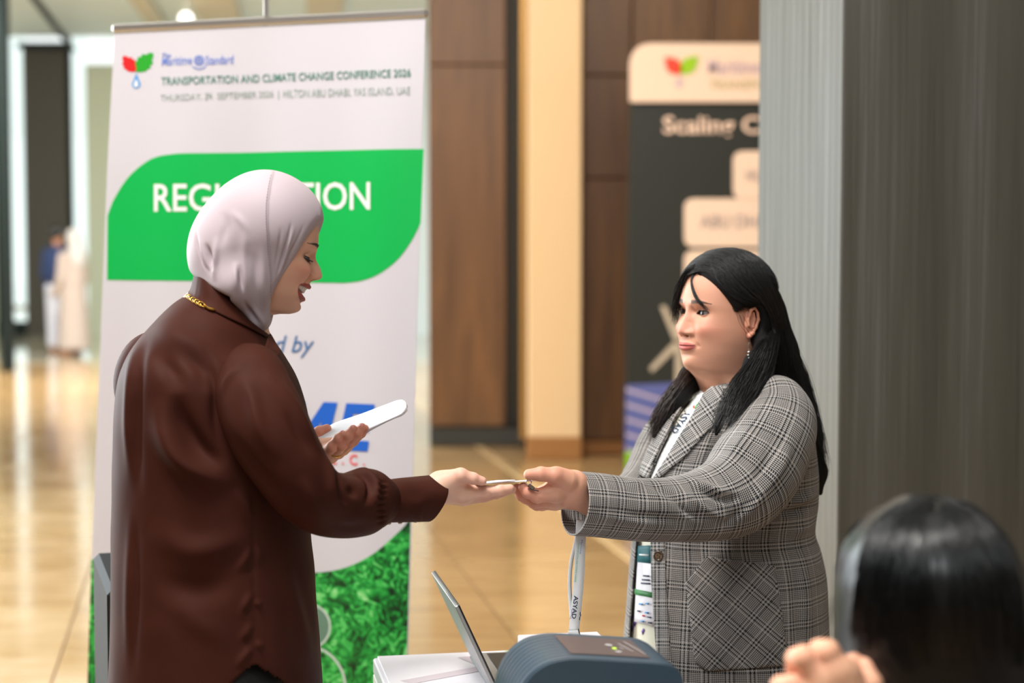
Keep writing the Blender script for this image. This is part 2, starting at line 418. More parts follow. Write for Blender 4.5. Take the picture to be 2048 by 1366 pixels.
L(M_fol, tc.outputs['Object'], nw.inputs['Vector']); L(M_fol, nw.outputs['Color'], vo.inputs['Vector']); vo.inputs['Scale'].default_value = 6
n2 = N(M_fol, 'ShaderNodeTexNoise'); n2.inputs['Scale'].default_value = 9; n2.inputs['Detail'].default_value = 4; L(M_fol, tc.outputs['Object'], n2.inputs['Vector'])
L(M_fol, ramp(M_fol, mth(M_fol, 'ADD', mth(M_fol, 'MULTIPLY', nw.outputs['Fac'], 0.75), mth(M_fol, 'MULTIPLY', n2.outputs['Fac'], 0.35)),
  [(0.40, lin(4, 40, 16)), (0.48, lin(8, 92, 32)), (0.56, lin(24, 150, 56)), (0.64, lin(70, 196, 88)), (0.76, lin(170, 226, 160))]), bsdf(M_fol).inputs['Base Color'])

bTL, bTR = P(229, 66, 4.45), P(851, 36, 4.20)
bBL, bBR = P(177, 1366, 4.45), P(815, 1366, 4.20)
def bdown(t, b, z): return t + (b - t) * ((t[2] - z) / (t[2] - b[2]))
bBL, bBR = bdown(bTL, bBL, 0.09), bdown(bTR, bBR, 0.09)
bN = unit(np.cross(bTR - bTL, bBL - bTL)); bN = bN if bN[1] < 0 else -bN
def bsurf(s, t, off=0.0):
    q = (bTL * (1 - s) + bTR * s) * (1 - t) + (bBL * (1 - s) + bBR * s) * t
    wv = 0.010 * math.sin(2 * PI * (1.35 * s + 0.12)) * min(1, 6 * t) * min(1, 4 * (1 - t)) + 0.004 * math.sin(2 * PI * (3.1 * s + 0.4)) * min(1, 6 * t)
    return q + bN * (wv + off)
bE1 = bTR - bTL; bE2 = bBL - bTL
def bst(px, py):
    """s, t on the banner of the print that shows at a pixel"""
    d = ray(px, py); s, t = 0.5, 0.5
    for _ in range(4):
        o = (bTL * (1 - s) + bTR * s) * (1 - t) + (bBL * (1 - s) + bBR * s) * t
        es = bE1 * (1 - t) + (bBR - bBL) * t; et = bE2 * (1 - s) + (bBR - bTR) * s
        r = np.linalg.solve(np.stack([es, et, -d], 1), CAMP - o); s += r[0]; t += r[1]
    return s, t
banner = empty('roll_up_banner', 'tall white roll-up registration banner with green panel behind woman in hijab', 'banner')
ns, nt_ = 60, 60
V = [bsurf(i / ns, j / nt_) for j in range(nt_ + 1) for i in range(ns + 1)]
F = [(j * (ns + 1) + i, j * (ns + 1) + i + 1, (j + 1) * (ns + 1) + i + 1, (j + 1) * (ns + 1) + i) for j in range(nt_) for i in range(ns)]
nv = len(V); V += [bsurf(i / ns, j / nt_, -0.0015) for j in range(nt_ + 1) for i in range(ns + 1)]; F += [tuple(q + nv for q in f)[::-1] for f in F]
mesh_obj('sheet', V, F, M_sheet, banner)
def bprint(name, V2, F2, m, off=0.0012, label=None):
    """flat print given in pixels, laid on the banner sheet"""
    o = mesh_obj(name, [bsurf(*bst(x, y), off) for x, y in V2], F2, m, banner)
    if label: o['label'] = label
    return o
def bfill(name, poly, m, off=0.0012, step=24, label=None): return bprint(name, *fill2d(poly, step), m, off, label)
def quadmap(V, TL, TR, BL, BR):
    TL, TR, BL, BR = (np.array(q, float) for q in (TL, TR, BL, BR)); s = V[:, :1]; t = 1 - V[:, 1:]
    return (TL * (1 - s) + TR * s) * (1 - t) + (BL * (1 - s) + BR * s) * t
def btext(s, TL, TR, BL, BR, m, bold=0.0, shear=0.0, space=1.0, off=0.0022):
    V2, F2 = text_mesh(s, bold, shear, space); return bprint('lettering', quadmap(V2, TL, TR, BL, BR), F2, m, off)
# green panel with two opposite rounded corners
gp = [(218, 560), (219, 432)] + [tuple(q) for q in crom([(219, 432, 0), (232, 398, 0), (262, 352, 0), (305, 318, 0), (345, 309, 0), (368, 307, 0)], 14)[1:, :2]] + [(848, 298), (842, 446)] + \
     [tuple(q) for q in crom([(842, 446, 0), (826, 480, 0), (798, 520, 0), (760, 549, 0), (724, 562, 0), (690, 566, 0)], 14)[1:, :2]]
bfill('green_panel', gp, M_inkgreen)
btext('REGISTRATION', (311, 368), (744, 364), (311, 424), (744, 420), M_inkwhite, 0.012)
# foliage picture under the curved white field
fo = [(176, 1420), (187, 1117), (300, 1122), (480, 1140), (600, 1146)] + [tuple(q) for q in crom([(600, 1146, 0), (655, 1143, 0), (705, 1130, 0), (752, 1105, 0), (790, 1072, 0), (812, 1050, 0), (822, 1032, 0)], 14)[1:, :2]] + [(812, 1420)]
bfill('foliage_picture', fo, M_fol)
ob = bst(176, 1420)[1]
mesh_obj('foliage_picture', [bsurf(s, t, 0.0012) for t in (ob, 0.985) for s in np.linspace(0, 0.995, 20)], [(i, i + 1, 21 + i, 20 + i) for i in range(19)], M_fol, banner)
# leaf emblem with a drop
def leaf(c, tip, w, n=5):
    c, tip = np.array(c, float), np.array(tip, float); ax = tip - c; nx = np.array([-ax[1], ax[0]])
    up, dn = [], []
    for k in range(1, 2 * n):
        t = k / (2 * n); wd = w * math.sin(PI * min(1, t * 1.02)) ** 0.8 * (1.0 if k % 2 else 0.78)
        up.append(tuple(c + ax * (t - (0 if k % 2 else 0.05)) + nx * wd)); dn.append(tuple(c + ax * (t - (0 if k % 2 else 0.05)) - nx * wd))
    return [tuple(c)] + up + [tuple(tip)] + dn[::-1]
bfill('red_leaf', leaf((272, 144), (247, 112), 0.36), M_leafred, step=9); bfill('green_leaf', leaf((273, 144), (307, 106), 0.34), M_leafgreen, step=9)
dr = [(274, 146)] + [(274 + 8.5 * math.sin(a), 169 - 8.5 * math.cos(a)) for a in np.linspace(0.9, 2 * PI - 0.9, 14)]
bfill('water_drop', dr, M_drop, step=5)
bfill('water_drop', [(274, 158)] + [(274 + 4.5 * math.sin(a), 170 - 4.5 * math.cos(a)) for a in np.linspace(0.9, 2 * PI - 0.9, 10)], M_inkwhite, off=0.002, step=4)
btext('The', (325, 107), (343, 106), (325, 116), (343, 115), M_inkblue, 0.01, 0.15)
btext('Maritime', (325, 114), (385, 111), (325, 132), (385, 129), M_inkblue, 0.004, 0.1)
btext('Standard', (411, 112), (467, 109), (411, 130), (467, 127), M_inkblue, 0.004, 0.1)
def ring2d(c, r0, r1, n=24, a0=0, a1=2 * PI):
    V = []; 
    for k in range(n + 1):
        a = a0 + (a1 - a0) * k / n
        V += [(c[0] + r0 * math.cos(a), c[1] + r0 * math.sin(a)), (c[0] + r1 * math.cos(a), c[1] + r1 * math.sin(a))]
    return np.array(V), [(2 * k, 2 * k + 1, 2 * k + 3, 2 * k + 2) for k in range(n)]
wl = MB()
for r0, r1 in ((7.5, 10), (2, 3.6)):
    v2, f2 = ring2d((399, 121), r0, r1); wl.add(np.column_stack([v2, np.zeros(len(v2))]), f2)
for k in range(8):
    a = k * PI / 4; e = np.array([math.cos(a), math.sin(a)]); nn = np.array([-e[1], e[0]]) * 0.7
    wl.add(np.column_stack([np.array([399, 121]) + [e * 3 - nn, e * 9 - nn, e * 9 + nn, e * 3 + nn], np.zeros(4)]), [(0, 1, 2, 3)])
v2, f2 = ring2d((399, 120), 17, 19, 14, 0.75, PI - 0.75); wl.add(np.column_stack([v2, np.zeros(len(v2))]), f2)
bprint('ship_wheel_mark', np.concatenate(wl.V)[:, :2], wl.F, M_inkblue, 0.002)
btext('TRANSPORTATION AND CLIMATE CHANGE CONFERENCE 2026', (324, 155), (823, 138), (324, 171), (823, 154), M_inkteal, 0.012)
btext('THURSDAY, 24  SEPTEMBER 2026', (323, 190), (546, 181), (323, 205), (546, 196), M_inkgrey)
btext('th', (412, 185), (420, 184.6), (412, 191), (420, 190.6), M_inkgrey)
bfill('divider_line', [(556, 181), (558, 181), (558, 199), (556, 199)], M_inkgrey, 0.002, 30)
btext('HILTON ABU DHABI, YAS ISLAND, UAE', (567, 180), (822, 174), (567, 198), (822, 192), M_inkgrey)
btext('Powered by', (404, 668), (630, 672), (404, 722), (630, 714), M_inknavy, 0.004, 0.28)
GM = [(0, 0), (0, 1), (.30, 1), (.5, .45), (.70, 1), (1, 1), (1, 0), (.77, 0), (.77, .58), (.58, 0), (.42, 0), (.23, .58), (.23, 0)]
GE_ = [(0, 0), (0, 1), (1, 1), (1, .78), (.32, .78), (.32, .61), (.93, .61), (.93, .40), (.32, .40), (.32, .22), (1, .22), (1, 0)]
for gl, qd in ((GM, ((582, 801), (677, 805), (558, 889), (655, 893))), (GE_, ((695, 806), (754, 808), (673, 899), (739, 902)))):
    bfill('block_letter', [tuple(q) for q in quadmap(np.array(gl, float), *qd)], M_inkroyal, 0.0022, 14)
btext('L.L.C.', (626, 904), (734, 909), (626, 926), (734, 931), M_inkred, 0.02, 0.0, 1.8)
M_ringp = ink('pale_ring_print', 200, 214, 204); M_ringf = ink('misty_disc_print', 104, 136, 118)
bfill('misty_disc', [(618 + 42 * math.cos(a), 1252 + 47 * math.sin(a)) for a in np.linspace(0, 2 * PI, 28, endpoint=False)], M_ringf, 0.0018, 20)
bprint('pale_ring', *[(lambda v, f: (v * [1, 1.1] + [0, -125.2], f))(*ring2d((618, 1252), 42, 46))], M_ringp, 0.002) if False else None
for (c, r0, r1) in (((618, 1252), 42, 46), ((612, 1372), 78, 83)):
    v2, f2 = ring2d(c, r0, r1, 40); bprint('pale_ring', v2, f2, M_ringp, 0.0024)
# hardware
bu = unit(bTR - bTL)
hd = MB().box((bTL + bTR) / 2 + ZA * 0.012, (np.linalg.norm(bTR - bTL) / 2 + 0.004, 0.009, 0.010), np.array([bu, -bN, np.cross(bu, -bN)]), 0.004).obj('top_rail', M_alu, banner)
tp = bsurf(0.505, 0.0); MB().box(tp + ZA * 0.045 - bN * (-0.004), (0.006, 0.004, 0.022), np.array([bu, -bN, ZA]), 0.001).obj('pole_hook', M_alu, banner)
bc = (bBL + bBR) / 2; bcf = np.array([bc[0], bc[1], 0.05])
MB().box(bcf, (0.45, 0.05, 0.045), np.array([bu, -bN, ZA]), 0.015).obj('base_cassette', M_alu, banner)
MB().tube([np.array([tp[0] - 0.02, tp[1], tp[2]]) - bN * 0.03, np.array([bc[0], bc[1], 0.09]) - bN * 0.03], 0.008).obj('support_pole', M_alu, banner)
for sg in (-1, 1): MB().box(bcf + bu * 0.32 * sg + np.array([0, 0, -0.042]), (0.03, 0.2, 0.008), np.array([bu, -bN, ZA]), 0.003).obj('foot', M_alu, banner)

# ================================================================ conference standee far behind
YS = 11.6
stand = empty('conference_standee', 'large black standee with white header and leaf emblem beside grey column', 'display stand')
M_sblk = mat('standee_black', lin(33, 34, 28), 0.45); M_swht = mat('standee_white', lin(236, 202, 176), 0.5); M_sink = ink('standee_grey_ink', 170, 150, 146); M_stext = ink('standee_letter_ink', 236, 200, 176)
M_sblue = ink('solar_blue_ink', 92, 96, 150); M_sgrid = ink('solar_grid_ink', 190, 170, 180); M_sgrass = ink('standee_grass_ink', 140, 190, 40); M_turb = ink('turbine_ink', 190, 170, 146)
M_slilac = ink('standee_lilac_ink', 196, 168, 178); M_solive = ink('standee_olive_ink', 196, 176, 130); M_sred = ink('standee_red_ink', 240, 70, 50); M_slime = ink('standee_lime_ink', 150, 190, 30)
def SP(px, py, off=0.0): return P(px, py, YS - off)
def sslab(name, poly, m, y0, y1):
    n = len(poly); A = [SP(x, y, y0) for x, y in poly]; B = [np.array([q[0], q[1] + (y0 - y1), q[2]]) for q in A]
    F = [tuple(range(n)), tuple(range(n, 2 * n))[::-1]] + [(i, n + i, n + (i + 1) % n, (i + 1) % n) for i in range(n)]
    o = mesh_obj(name, A + B, F, m, stand, False); fix_normals(o); return o
zb = 483 + CAM_H / YS * FPX
sslab('board', rounded([(1264, 100), (1900, 100), (1900, zb + 3), (1251, zb + 3)], [40, 40, 0, 0]), M_sblk, 0.0, -0.25)
sslab('header', rounded([(1260, 86), (1903, 88), (1903, 204), (1260, 204)], [46, 46, 6, 6], 10), M_swht, 0.05, 0.0)
for poly in ([(1467, 302), (1712, 302), (1712, 398), (1467, 398)], [(1369, 397), (1800, 397), (1800, 494), (1369, 494)], [(1369, 501), (1800, 501), (1800, 598), (1369, 598)]): sslab('name_plate', rounded(poly, 20), M_swht, 0.03, 0.0)
def sprint(name, V2, F2, m, off): return mesh_obj(name, [SP(x, y, off) for x, y in V2], F2, m, stand, False)
def stext(s, x0, y0, x1, y1, m, off, bold=0.01, shear=0.0):
    V2, F2 = text_mesh(s, bold, shear); return sprint('lettering', quadmap(V2, (x0, y0), (x1, y0), (x0, y1), (x1, y1)), F2, m, off)
sprint('red_leaf', *fill2d(leaf((1362, 148), (1330, 114), 0.36), 12), M_sred, 0.055); sprint('green_leaf', *fill2d(leaf((1360, 148), (1396, 112), 0.34), 12), M_slime, 0.055)
sprint('water_drop', *fill2d([(1358, 150)] + [(1358 + 6 * math.sin(a), 168 - 7 * math.cos(a)) for a in np.linspace(0.9, 2 * PI - 0.9, 10)], 8), M_slilac, 0.055)
stext('Maritime', 1416, 118, 1520, 148, M_slilac, 0.055); stext('TRANSPORTATION', 1418, 160, 1640, 178, M_solive, 0.055)
stext('Scaling Climate', 1326, 232, 1650, 278, M_stext, 0.01, 0.02)
stext('ABU DHABI', 1400, 430, 1560, 456, M_sink, 0.035); stext('HILTON', 1492, 340, 1560, 362, M_sink, 0.035)
sprint('turbine_mast', [(1352, 622), (1360, 622), (1366, 770), (1350, 770)], [(0, 1, 2, 3)], M_turb, 0.004)
for a in (2.35, 4.3, 0.2):
    e = np.array([math.cos(a), math.sin(a)]); nn = np.array([-e[1], e[0]]); c = np.array([1357, 684])
    sprint('turbine_blade', [c + nn * 7, c + e * 78 + nn * 5, c + e * 80 - nn * 5, c - nn * 7], [(0, 1, 2, 3)], M_turb, 0.006)
sprint('solar_panel', [(1252, 770), (1480, 760), (1480, 905), (1250, 905)], [(0, 1, 2, 3)], M_sblue, 0.005)
for k in range(5): sprint('grid_line', [(1252, 790 + 30 * k - 14), (1252, 796 + 30 * k - 14), (1480, 850 + 30 * k), (1480, 844 + 30 * k)] if 850 + 30 * k < 905 else [(1252, 790 + 30 * k - 14), (1252, 796 + 30 * k - 14), (1252 + (905 - 796 - 30 * k + 14) * 3.5, 905), (1252 + (905 - 790 - 30 * k + 14) * 3.5, 905)], [(0, 1, 2, 3)], M_sgrid, 0.007)
sprint('grass_strip', [(1250, 905), (1480, 880), (1480, zb), (1251, zb)], [(0, 1, 2, 3)], M_sgrass, 0.008)

# ================================================================ registration table
TZ = 0.75
M_tw = mat('white_laminate', lin(226, 222, 226), 0.3, coat=0.2); M_twe = mat('cream_panel', lin(214, 210, 200), 0.45)
_d = ray(746, 1316); tc0 = CAMP + _d * ((TZ - CAM_H) / _d[2]); tc0[2] = 0
table = empty('registration_table', 'white registration table carrying the laptop and the card printer', 'table')
TWd, TDp = 0.44, 1.02
def tpt(v, u, z): return tc0 + VA * v - UA * u + ZA * z
MB().box(tpt(TWd / 2, TDp / 2, TZ - 0.015), (TWd / 2, TDp / 2, 0.015), AX, 0.003).obj('table_top', M_tw, table)
MB().box(tpt(0.012, TDp / 2, (TZ - 0.03) / 2), (0.012, TDp / 2, (TZ - 0.032) / 2), AX, 0.002).obj('end_panel', M_twe, table)
MB().box(tpt(TWd - 0.012, TDp / 2, (TZ - 0.03) / 2), (0.012, TDp / 2, (TZ - 0.032) / 2), AX, 0.002).obj('end_panel', M_twe, table)
MB().box(tpt(TWd / 2, 0.2, (TZ + 0.1) / 2), (TWd / 2 - 0.03, 0.01, (TZ - 0.16) / 2), AX, 0.002).obj('modesty_panel', M_twe, table)
# printed display board lying on the table
pb = empty('printed_table_card', 'white printed card with grey shapes lying on table beside laptop', 'printed card')
M_card = mat('card_white', lin(232, 226, 232), 0.4); M_lil = ink('card_lilac_grey_ink', 204, 190, 196); M_cgr = ink('card_green_ink', 150, 190, 140); M_ctx = ink('card_text_ink', 90, 90, 100)
CZ = TZ + 0.004
MB().box(tpt(0.22, 0.27, CZ - 0.0015), (0.212, 0.265, 0.0022), AX, 0.001).obj('sheet', M_card, pb)
def cprint(name, pts, m, z=0.0012):
    return mesh_obj(name, [tpt(a, b, CZ + z) for a, b in pts], [tuple(range(len(pts)))], m, pb, False)
cprint('grey_shape', [(0.03, 0.20), (0.23, 0.10), (0.23, 0.135), (0.05, 0.225)], M_lil); cprint('grey_shape', [(0.16, 0.045), (0.27, 0.03), (0.3, 0.16), (0.22, 0.2)], M_lil, 0.0016)
cprint('grey_shape', [(0.11, 0.25), (0.3, 0.27), (0.3, 0.4), (0.2, 0.36)], M_lil, 0.0018)
cprint('green_shape', [(0.255, 0.015), (0.29, 0.012), (0.335, 0.06), (0.305, 0.07)], M_cgr, 0.0022)
# small white box with a green end behind the printer
sb = empty('white_card_box', 'small white box with green printed end behind card printer', 'box')
bx = P(1043, 1279, 3.235); bh = (bx[2] - TZ) / 2 - .0005; bx[2] = TZ + bh + .0008
MB().box(bx + VA * 0.08 + UA * 0.02, (0.08, 0.02, bh), AX, 0.002).obj('carton', M_card, sb)
MB().box(bx + VA * 0.016 - UA * 0.0008 + ZA * bh * .2, (0.014, 0.001, bh * .7), AX).obj('green_label', M_cgr, sb)

# laptop, lid seen nearly edge-on
lap = empty('laptop', 'open silver laptop seen edge-on on white table', 'laptop')
M_lid = mat('laptop_silver', lin(150, 148, 146), 0.38, metal=0.35); M_lbl = mat('laptop_black', lin(14, 16, 18), 0.35)
B_ = P(913, 1212, 2.90); ph = math.radians(24.5)
dn = VA * math.sin(ph) - ZA * math.cos(ph); ln = (B_[2] - (TZ + 0.024)) / math.cos(ph)
nl = VA * math.cos(ph) + ZA * math.sin(ph); AXL = np.array([UA, dn, nl])
lc = B_ + UA * 0.155 + dn * (ln / 2)
MB().box(lc, (0.155, ln / 2, 0.0028), AXL, 0.0012).obj('lid', M_lid, lap)
MB().box(lc + nl * 0.0042, (0.1545, ln / 2, 0.0014), AXL, 0.0005).obj('screen', M_lbl, lap)
hp = B_ + dn * ln
MB().tube([hp + UA * 0.03 - ZA * 0.002, hp + UA * 0.28 - ZA * 0.002], 0.005).obj('hinge', M_lbl, lap)
MB().box(np.array([hp[0], hp[1], TZ + 0.0155]) + UA * 0.155 + VA * 0.112, (0.105, 0.155, 0.007), AX, 0.002).obj('keyboard_base', M_lid, lap)
MB().box(np.array([hp[0], hp[1], TZ + 0.023]) + UA * 0.155 + VA * 0.085, (0.055, 0.14, 0.0012), AX, 0.0005).obj('keyboard', M_lbl, lap)
for a in (0.02, 0.19):
    for b in (0.03, 0.28): MB().box(np.array([hp[0], hp[1], TZ + 0.0072]) + UA * b + VA * a, (0.006, 0.006, 0.0016), AX, 0.0008).obj('rubber_foot', M_lbl, lap)

# badge printer with a ribbed barrel-shaped top
prn = empty('card_printer', 'dark blue-grey card printer with ribbed curved top on white table', 'printer')
M_pr = mat('printer_slate_plastic', lin(66, 84, 98), 0.36); M_prt = mat('printer_top_film', lin(100, 86, 84), 0.32); M_led = mat('green_led', lin(190, 230, 40), 0.3, emit=(0.6, 1.0, 0.1, 1), es=1.2); M_icon = ink('printer_icon_ink', 190, 186, 186)
YP = 2.38
pfront = [(1022, 1440), (1028, 1405), (1042, 1372), (1062, 1346), (1088, 1328), (1118, 1319), (1155, 1316), (1250, 1321), (1322, 1326), (1346, 1333), (1360, 1346), (1367, 1372), (1370, 1440)]
o_p = P(1155, 1316, YP)
def pl2(px, py):
    """pixel on the printer's front plane -> (v, z) in that plane"""
    d = ray(px, py); k = (o_p - CAMP).dot(UA) / d.dot(UA); q = CAMP + d * k; return (q - o_p).dot(VA), q[2]
prof = crom([(*pl2(*q), 0) for q in pfront], 60)[:, :2]
prof = [tuple(q) for q in prof]; prof = [(prof[0][0] - 0.004, TZ + 0.006)] + prof + [(prof[-1][0] + 0.002, TZ + 0.006)]
def extr(name, pr, d0, d1, m, sh=40, par=None):
    o = MB().prism([(a, b) for a, b in pr], np.array([o_p[0], o_p[1], 0]) + UA * d0, VA, ZA, UA, d1 - d0).obj(name, m, par or prn, True, sh); return o
def shrink(pr, k): 
    c = np.mean(pr, 0); return [tuple(c + (np.array(q) - c) * (1 - k)) for q in pr]
extr('front_shell', shrink(prof, 0.025), -0.006, 0.004, M_pr); extr('front_shell', prof, 0.0, 0.016, M_pr)
d = 0.016
for k in range(8):
    extr('rib', shrink(prof, 0.012), d, d + 0.004, M_pr); d += 0.004
    extr('rib', prof, d, d + 0.0125, M_pr); d += 0.0125
extr('rear_shell', shrink(prof, 0.02), d, d + 0.012, M_pr)
def ptop(v, u, z=0.0015):
    pv = np.array(prof); return np.array([o_p[0], o_p[1], 0]) + VA * v + UA * u + ZA * (np.interp(v, pv[2:-2, 0], pv[2:-2, 1]) + z)
vg = np.linspace(-0.005, 0.112, 12)
mesh_obj('top_film', [ptop(v, u, 0.0012) for u in (0.022, 0.135) for v in vg], [(i, i + 1, 13 + i, 12 + i) for i in range(11)], M_prt, prn)
def pdisc(v, u, r, m, nm): mesh_obj(nm, [ptop(v + r * math.cos(a), u + r * math.sin(a), 0.0022) for a in np.linspace(0, 2 * PI, 12, endpoint=False)], [tuple(range(12))], m, prn, False)
pdisc(0.07, 0.066, 0.0035, M_led, 'status_light'); pdisc(0.066, 0.085, 0.006, M_icon, 'icon'); pdisc(0.071, 0.045, 0.005, M_icon, 'icon')
for v0, u0, v1, u1 in ((0.084, 0.1, 0.094, 0.05), (0.096, 0.115, 0.11, 0.04), (0.08, 0.075, 0.083, 0.062)):
    a = np.array([v0, u0]); b = np.array([v1, u1]); nn = unit([-(b - a)[1], (b - a)[0]]) * 0.0009
    mesh_obj('icon', [ptop(*q, 0.0022) for q in (a - nn, b - nn, b + nn, a + nn)], [(0, 1, 2, 3)], M_icon, prn, False)
for a in (0.0, 0.2):
    for b in (0.02, 0.12): MB().box(np.array([o_p[0], o_p[1], TZ + 0.003]) + VA * (prof[0][0] + 0.02 + a) + UA * b, (0.01, 0.01, 0.003), AX).obj('rubber_foot', M_lbl, prn)

# black chair whose back edge shows beside the brown shirt
M_leath = mat('black_leather', lin(18, 22, 25), 0.7, spec=.2)
chair = empty('black_chair', 'black upholstered chair mostly hidden behind woman in hijab', 'chair')
q0, q1 = P(228, 1165, 3.35), P(200, 1400, 3.35)
cxn = unit([0.95, 0.3, 0]); cyn = np.array([-cxn[1], cxn[0], 0]); upn = unit(q0 - q1)
MB().box((q0 + q1) / 2 + cxn * 0.03 + cyn * 0.12 - upn * 0.05, (0.028, 0.21, 0.17), np.array([cxn, cyn, np.cross(cxn, cyn)]), 0.012).obj('backrest', M_leath, chair, True)
cs = np.array([q1[0], q1[1], 0]) + cxn * 0.24 + cyn * 0.12
MB().box(cs + ZA * 0.45, (0.22, 0.22, 0.035), np.array([cxn, cyn, ZA]), 0.015).obj('seat', M_leath, chair, True)
for a in (-1, 1):
    for b in (-1, 1): MB().tube([cs + cxn * 0.19 * a + cyn * 0.19 * b + ZA * 0.43, cs + cxn * 0.2 * a + cyn * 0.2 * b], 0.013).obj('leg', M_frame, chair)
for b in (-1, 1): MB().tube([cs - cxn * 0.2 + cyn * 0.16 * b + ZA * 0.44, cs - cxn * 0.2 + cyn * 0.16 * b + ZA * 0.62], 0.014).obj('back_post', M_frame, chair)
# ================================================================ tools for people
def smin(a, b, k):
    h = np.clip(0.5 + 0.5 * (b - a) / k, 0, 1); return b + (a - b) * h - k * h * (1 - h)
def smax(a, b, k): return -smin(-a, -b, k)
def rcone(p, a, b, ra, rb):
    a = np.asarray(a, np.float32); b = np.asarray(b, np.float32); ba = b - a; l2 = max(float(ba.dot(ba)), 1e-10)
    h = np.clip(((p - a) @ ba) / l2, 0, 1)
    d = p - a - h[:, None] * ba
    return np.sqrt(np.einsum('ij,ij->i', d, d)) - (ra + (rb - ra) * h)
def ellip(p, c, r, R=None):
    q = p - np.asarray(c, np.float32)
    if R is not None: q = q @ np.asarray(R, np.float32).T
    r = np.asarray(r, np.float32); k0 = np.linalg.norm(q / r, axis=1); k1 = np.linalg.norm(q / (r * r), axis=1)
    return k0 * (k0 - 1.0) / np.maximum(k1, 1e-6)
def surfnet(f, lo, hi, h):
    """smooth mesh of the zero set of f inside a box (surface nets on sparse blocks)"""
    lo = np.asarray(lo, float); hi = np.asarray(hi, float); B = 8
    nb = np.ceil((hi - lo) / (h * B)).astype(int)
    g = np.stack(np.meshgrid(*[np.arange(n) for n in nb], indexing='ij'), -1).reshape(-1, 3)
    c = (lo + (g + 0.5) * h * B).astype(np.float32); act = g[np.abs(f(c)) < h * B * 1.5]
    r9 = np.arange(B + 1); loc = np.stack(np.meshgrid(r9, r9, r9, indexing='ij'), -1).reshape(-1, 3)
    S = nb * B + 2
    VI = []; VP_ = []; Q = []
    for s in range(0, len(act), 1500):
        a = act[s:s + 1500]; ip = a[:, None] * B + loc[None]
        val = f((lo + ip.reshape(-1, 3) * h).astype(np.float32)).reshape(len(a), B + 1, B + 1, B + 1)
        neg = val < 0
        cnt = sum(neg[:, i:i + B, j:j + B, k:k + B].astype(np.int8) for i in (0, 1) for j in (0, 1) for k in (0, 1))
        w = np.argwhere((cnt > 0) & (cnt < 8))
        if not len(w): continue
        acc = np.zeros((len(w), 3)); num = np.zeros(len(w))
        for ax in range(3):
            o1, o2 = [q for q in range(3) if q != ax]
            for i in (0, 1):
                for j in (0, 1):
                    p0 = w[:, 1:].copy(); p0[:, o1] += i; p0[:, o2] += j; p1 = p0.copy(); p1[:, ax] += 1
                    v0 = val[w[:, 0], p0[:, 0], p0[:, 1], p0[:, 2]]; v1 = val[w[:, 0], p1[:, 0], p1[:, 1], p1[:, 2]]
                    m = (v0 < 0) != (v1 < 0); t = np.where(m, v0 / np.where(m, v0 - v1, 1), 0)
                    q = p0 + 0.0; q[:, ax] += t; acc += q * m[:, None]; num += m
        pos = acc / num[:, None] + a[w[:, 0]] * B
        cell = a[w[:, 0]] * B + w[:, 1:]
        VI.append((cell[:, 0] * S[1] + cell[:, 1]) * S[2] + cell[:, 2]); VP_.append(lo + pos * h)
        for ax in range(3):
            o1, o2 = [(1, 2), (2, 0), (0, 1)][ax]
            sl0 = [slice(0, B)] * 3; sl1 = [slice(0, B)] * 3; sl1[ax] = slice(1, B + 1)
            e0 = neg[(slice(None), *sl0)]; e1 = neg[(slice(None), *sl1)]
            x = np.argwhere(e0 != e1); fl = e0[x[:, 0], x[:, 1], x[:, 2], x[:, 3]]
            gp = a[x[:, 0]] * B + x[:, 1:]; qs = []
            for (i, j) in ((-1, -1), (0, -1), (0, 0), (-1, 0)):
                cq = gp.copy(); cq[:, o1] += i; cq[:, o2] += j; qs.append((cq[:, 0] * S[1] + cq[:, 1]) * S[2] + cq[:, 2])
            qs = np.stack(qs, 1); qs[~fl] = qs[~fl][:, ::-1]; Q.append(qs)
    VI = np.concatenate(VI); V = np.concatenate(VP_); Q = np.concatenate(Q)
    o = np.argsort(VI); VI = VI[o]; V = V[o]
    k = np.clip(np.searchsorted(VI, Q), 0, len(VI) - 1); ok = (VI[k] == Q).all(1)
    return V, k[ok]
def vnormals(V, F):
    n = np.zeros_like(V); F = np.asarray(F)
    fn = np.cross(V[F[:, 2]] - V[F[:, 0]], V[F[:, -1]] - V[F[:, 1]])
    for c in range(F.shape[1]): np.add.at(n, F[:, c], fn)
    return n / np.maximum(np.linalg.norm(n, axis=1), 1e-12)[:, None]
def join(parts):
    """[(V, F quads)] -> V, F"""
    V = []; F = []; n = 0
    for v, f in parts: V.append(v); F.append(np.asarray(f) + n); n += len(v)
    return np.concatenate(V), np.concatenate(F)
def seg_dist(Q, pl):
    """distance of 2d points to a polyline, and position 0..1 along it"""
    best = np.full(len(Q), 1e9); pos = np.zeros(len(Q)); pl = np.asarray(pl, float); ln = np.linalg.norm(np.diff(pl, axis=0), axis=1); tot = ln.sum(); s0 = 0
    for a, b, l in zip(pl[:-1], pl[1:], ln):
        d = b - a; t = np.clip(((Q - a) @ d) / max(l * l, 1e-9), 0, 1); r = np.linalg.norm(Q - a - t[:, None] * d, axis=1)
        m = r < best; best[m] = r[m]; pos[m] = (s0 + t[m] * l) / tot; s0 += l
    return best, pos
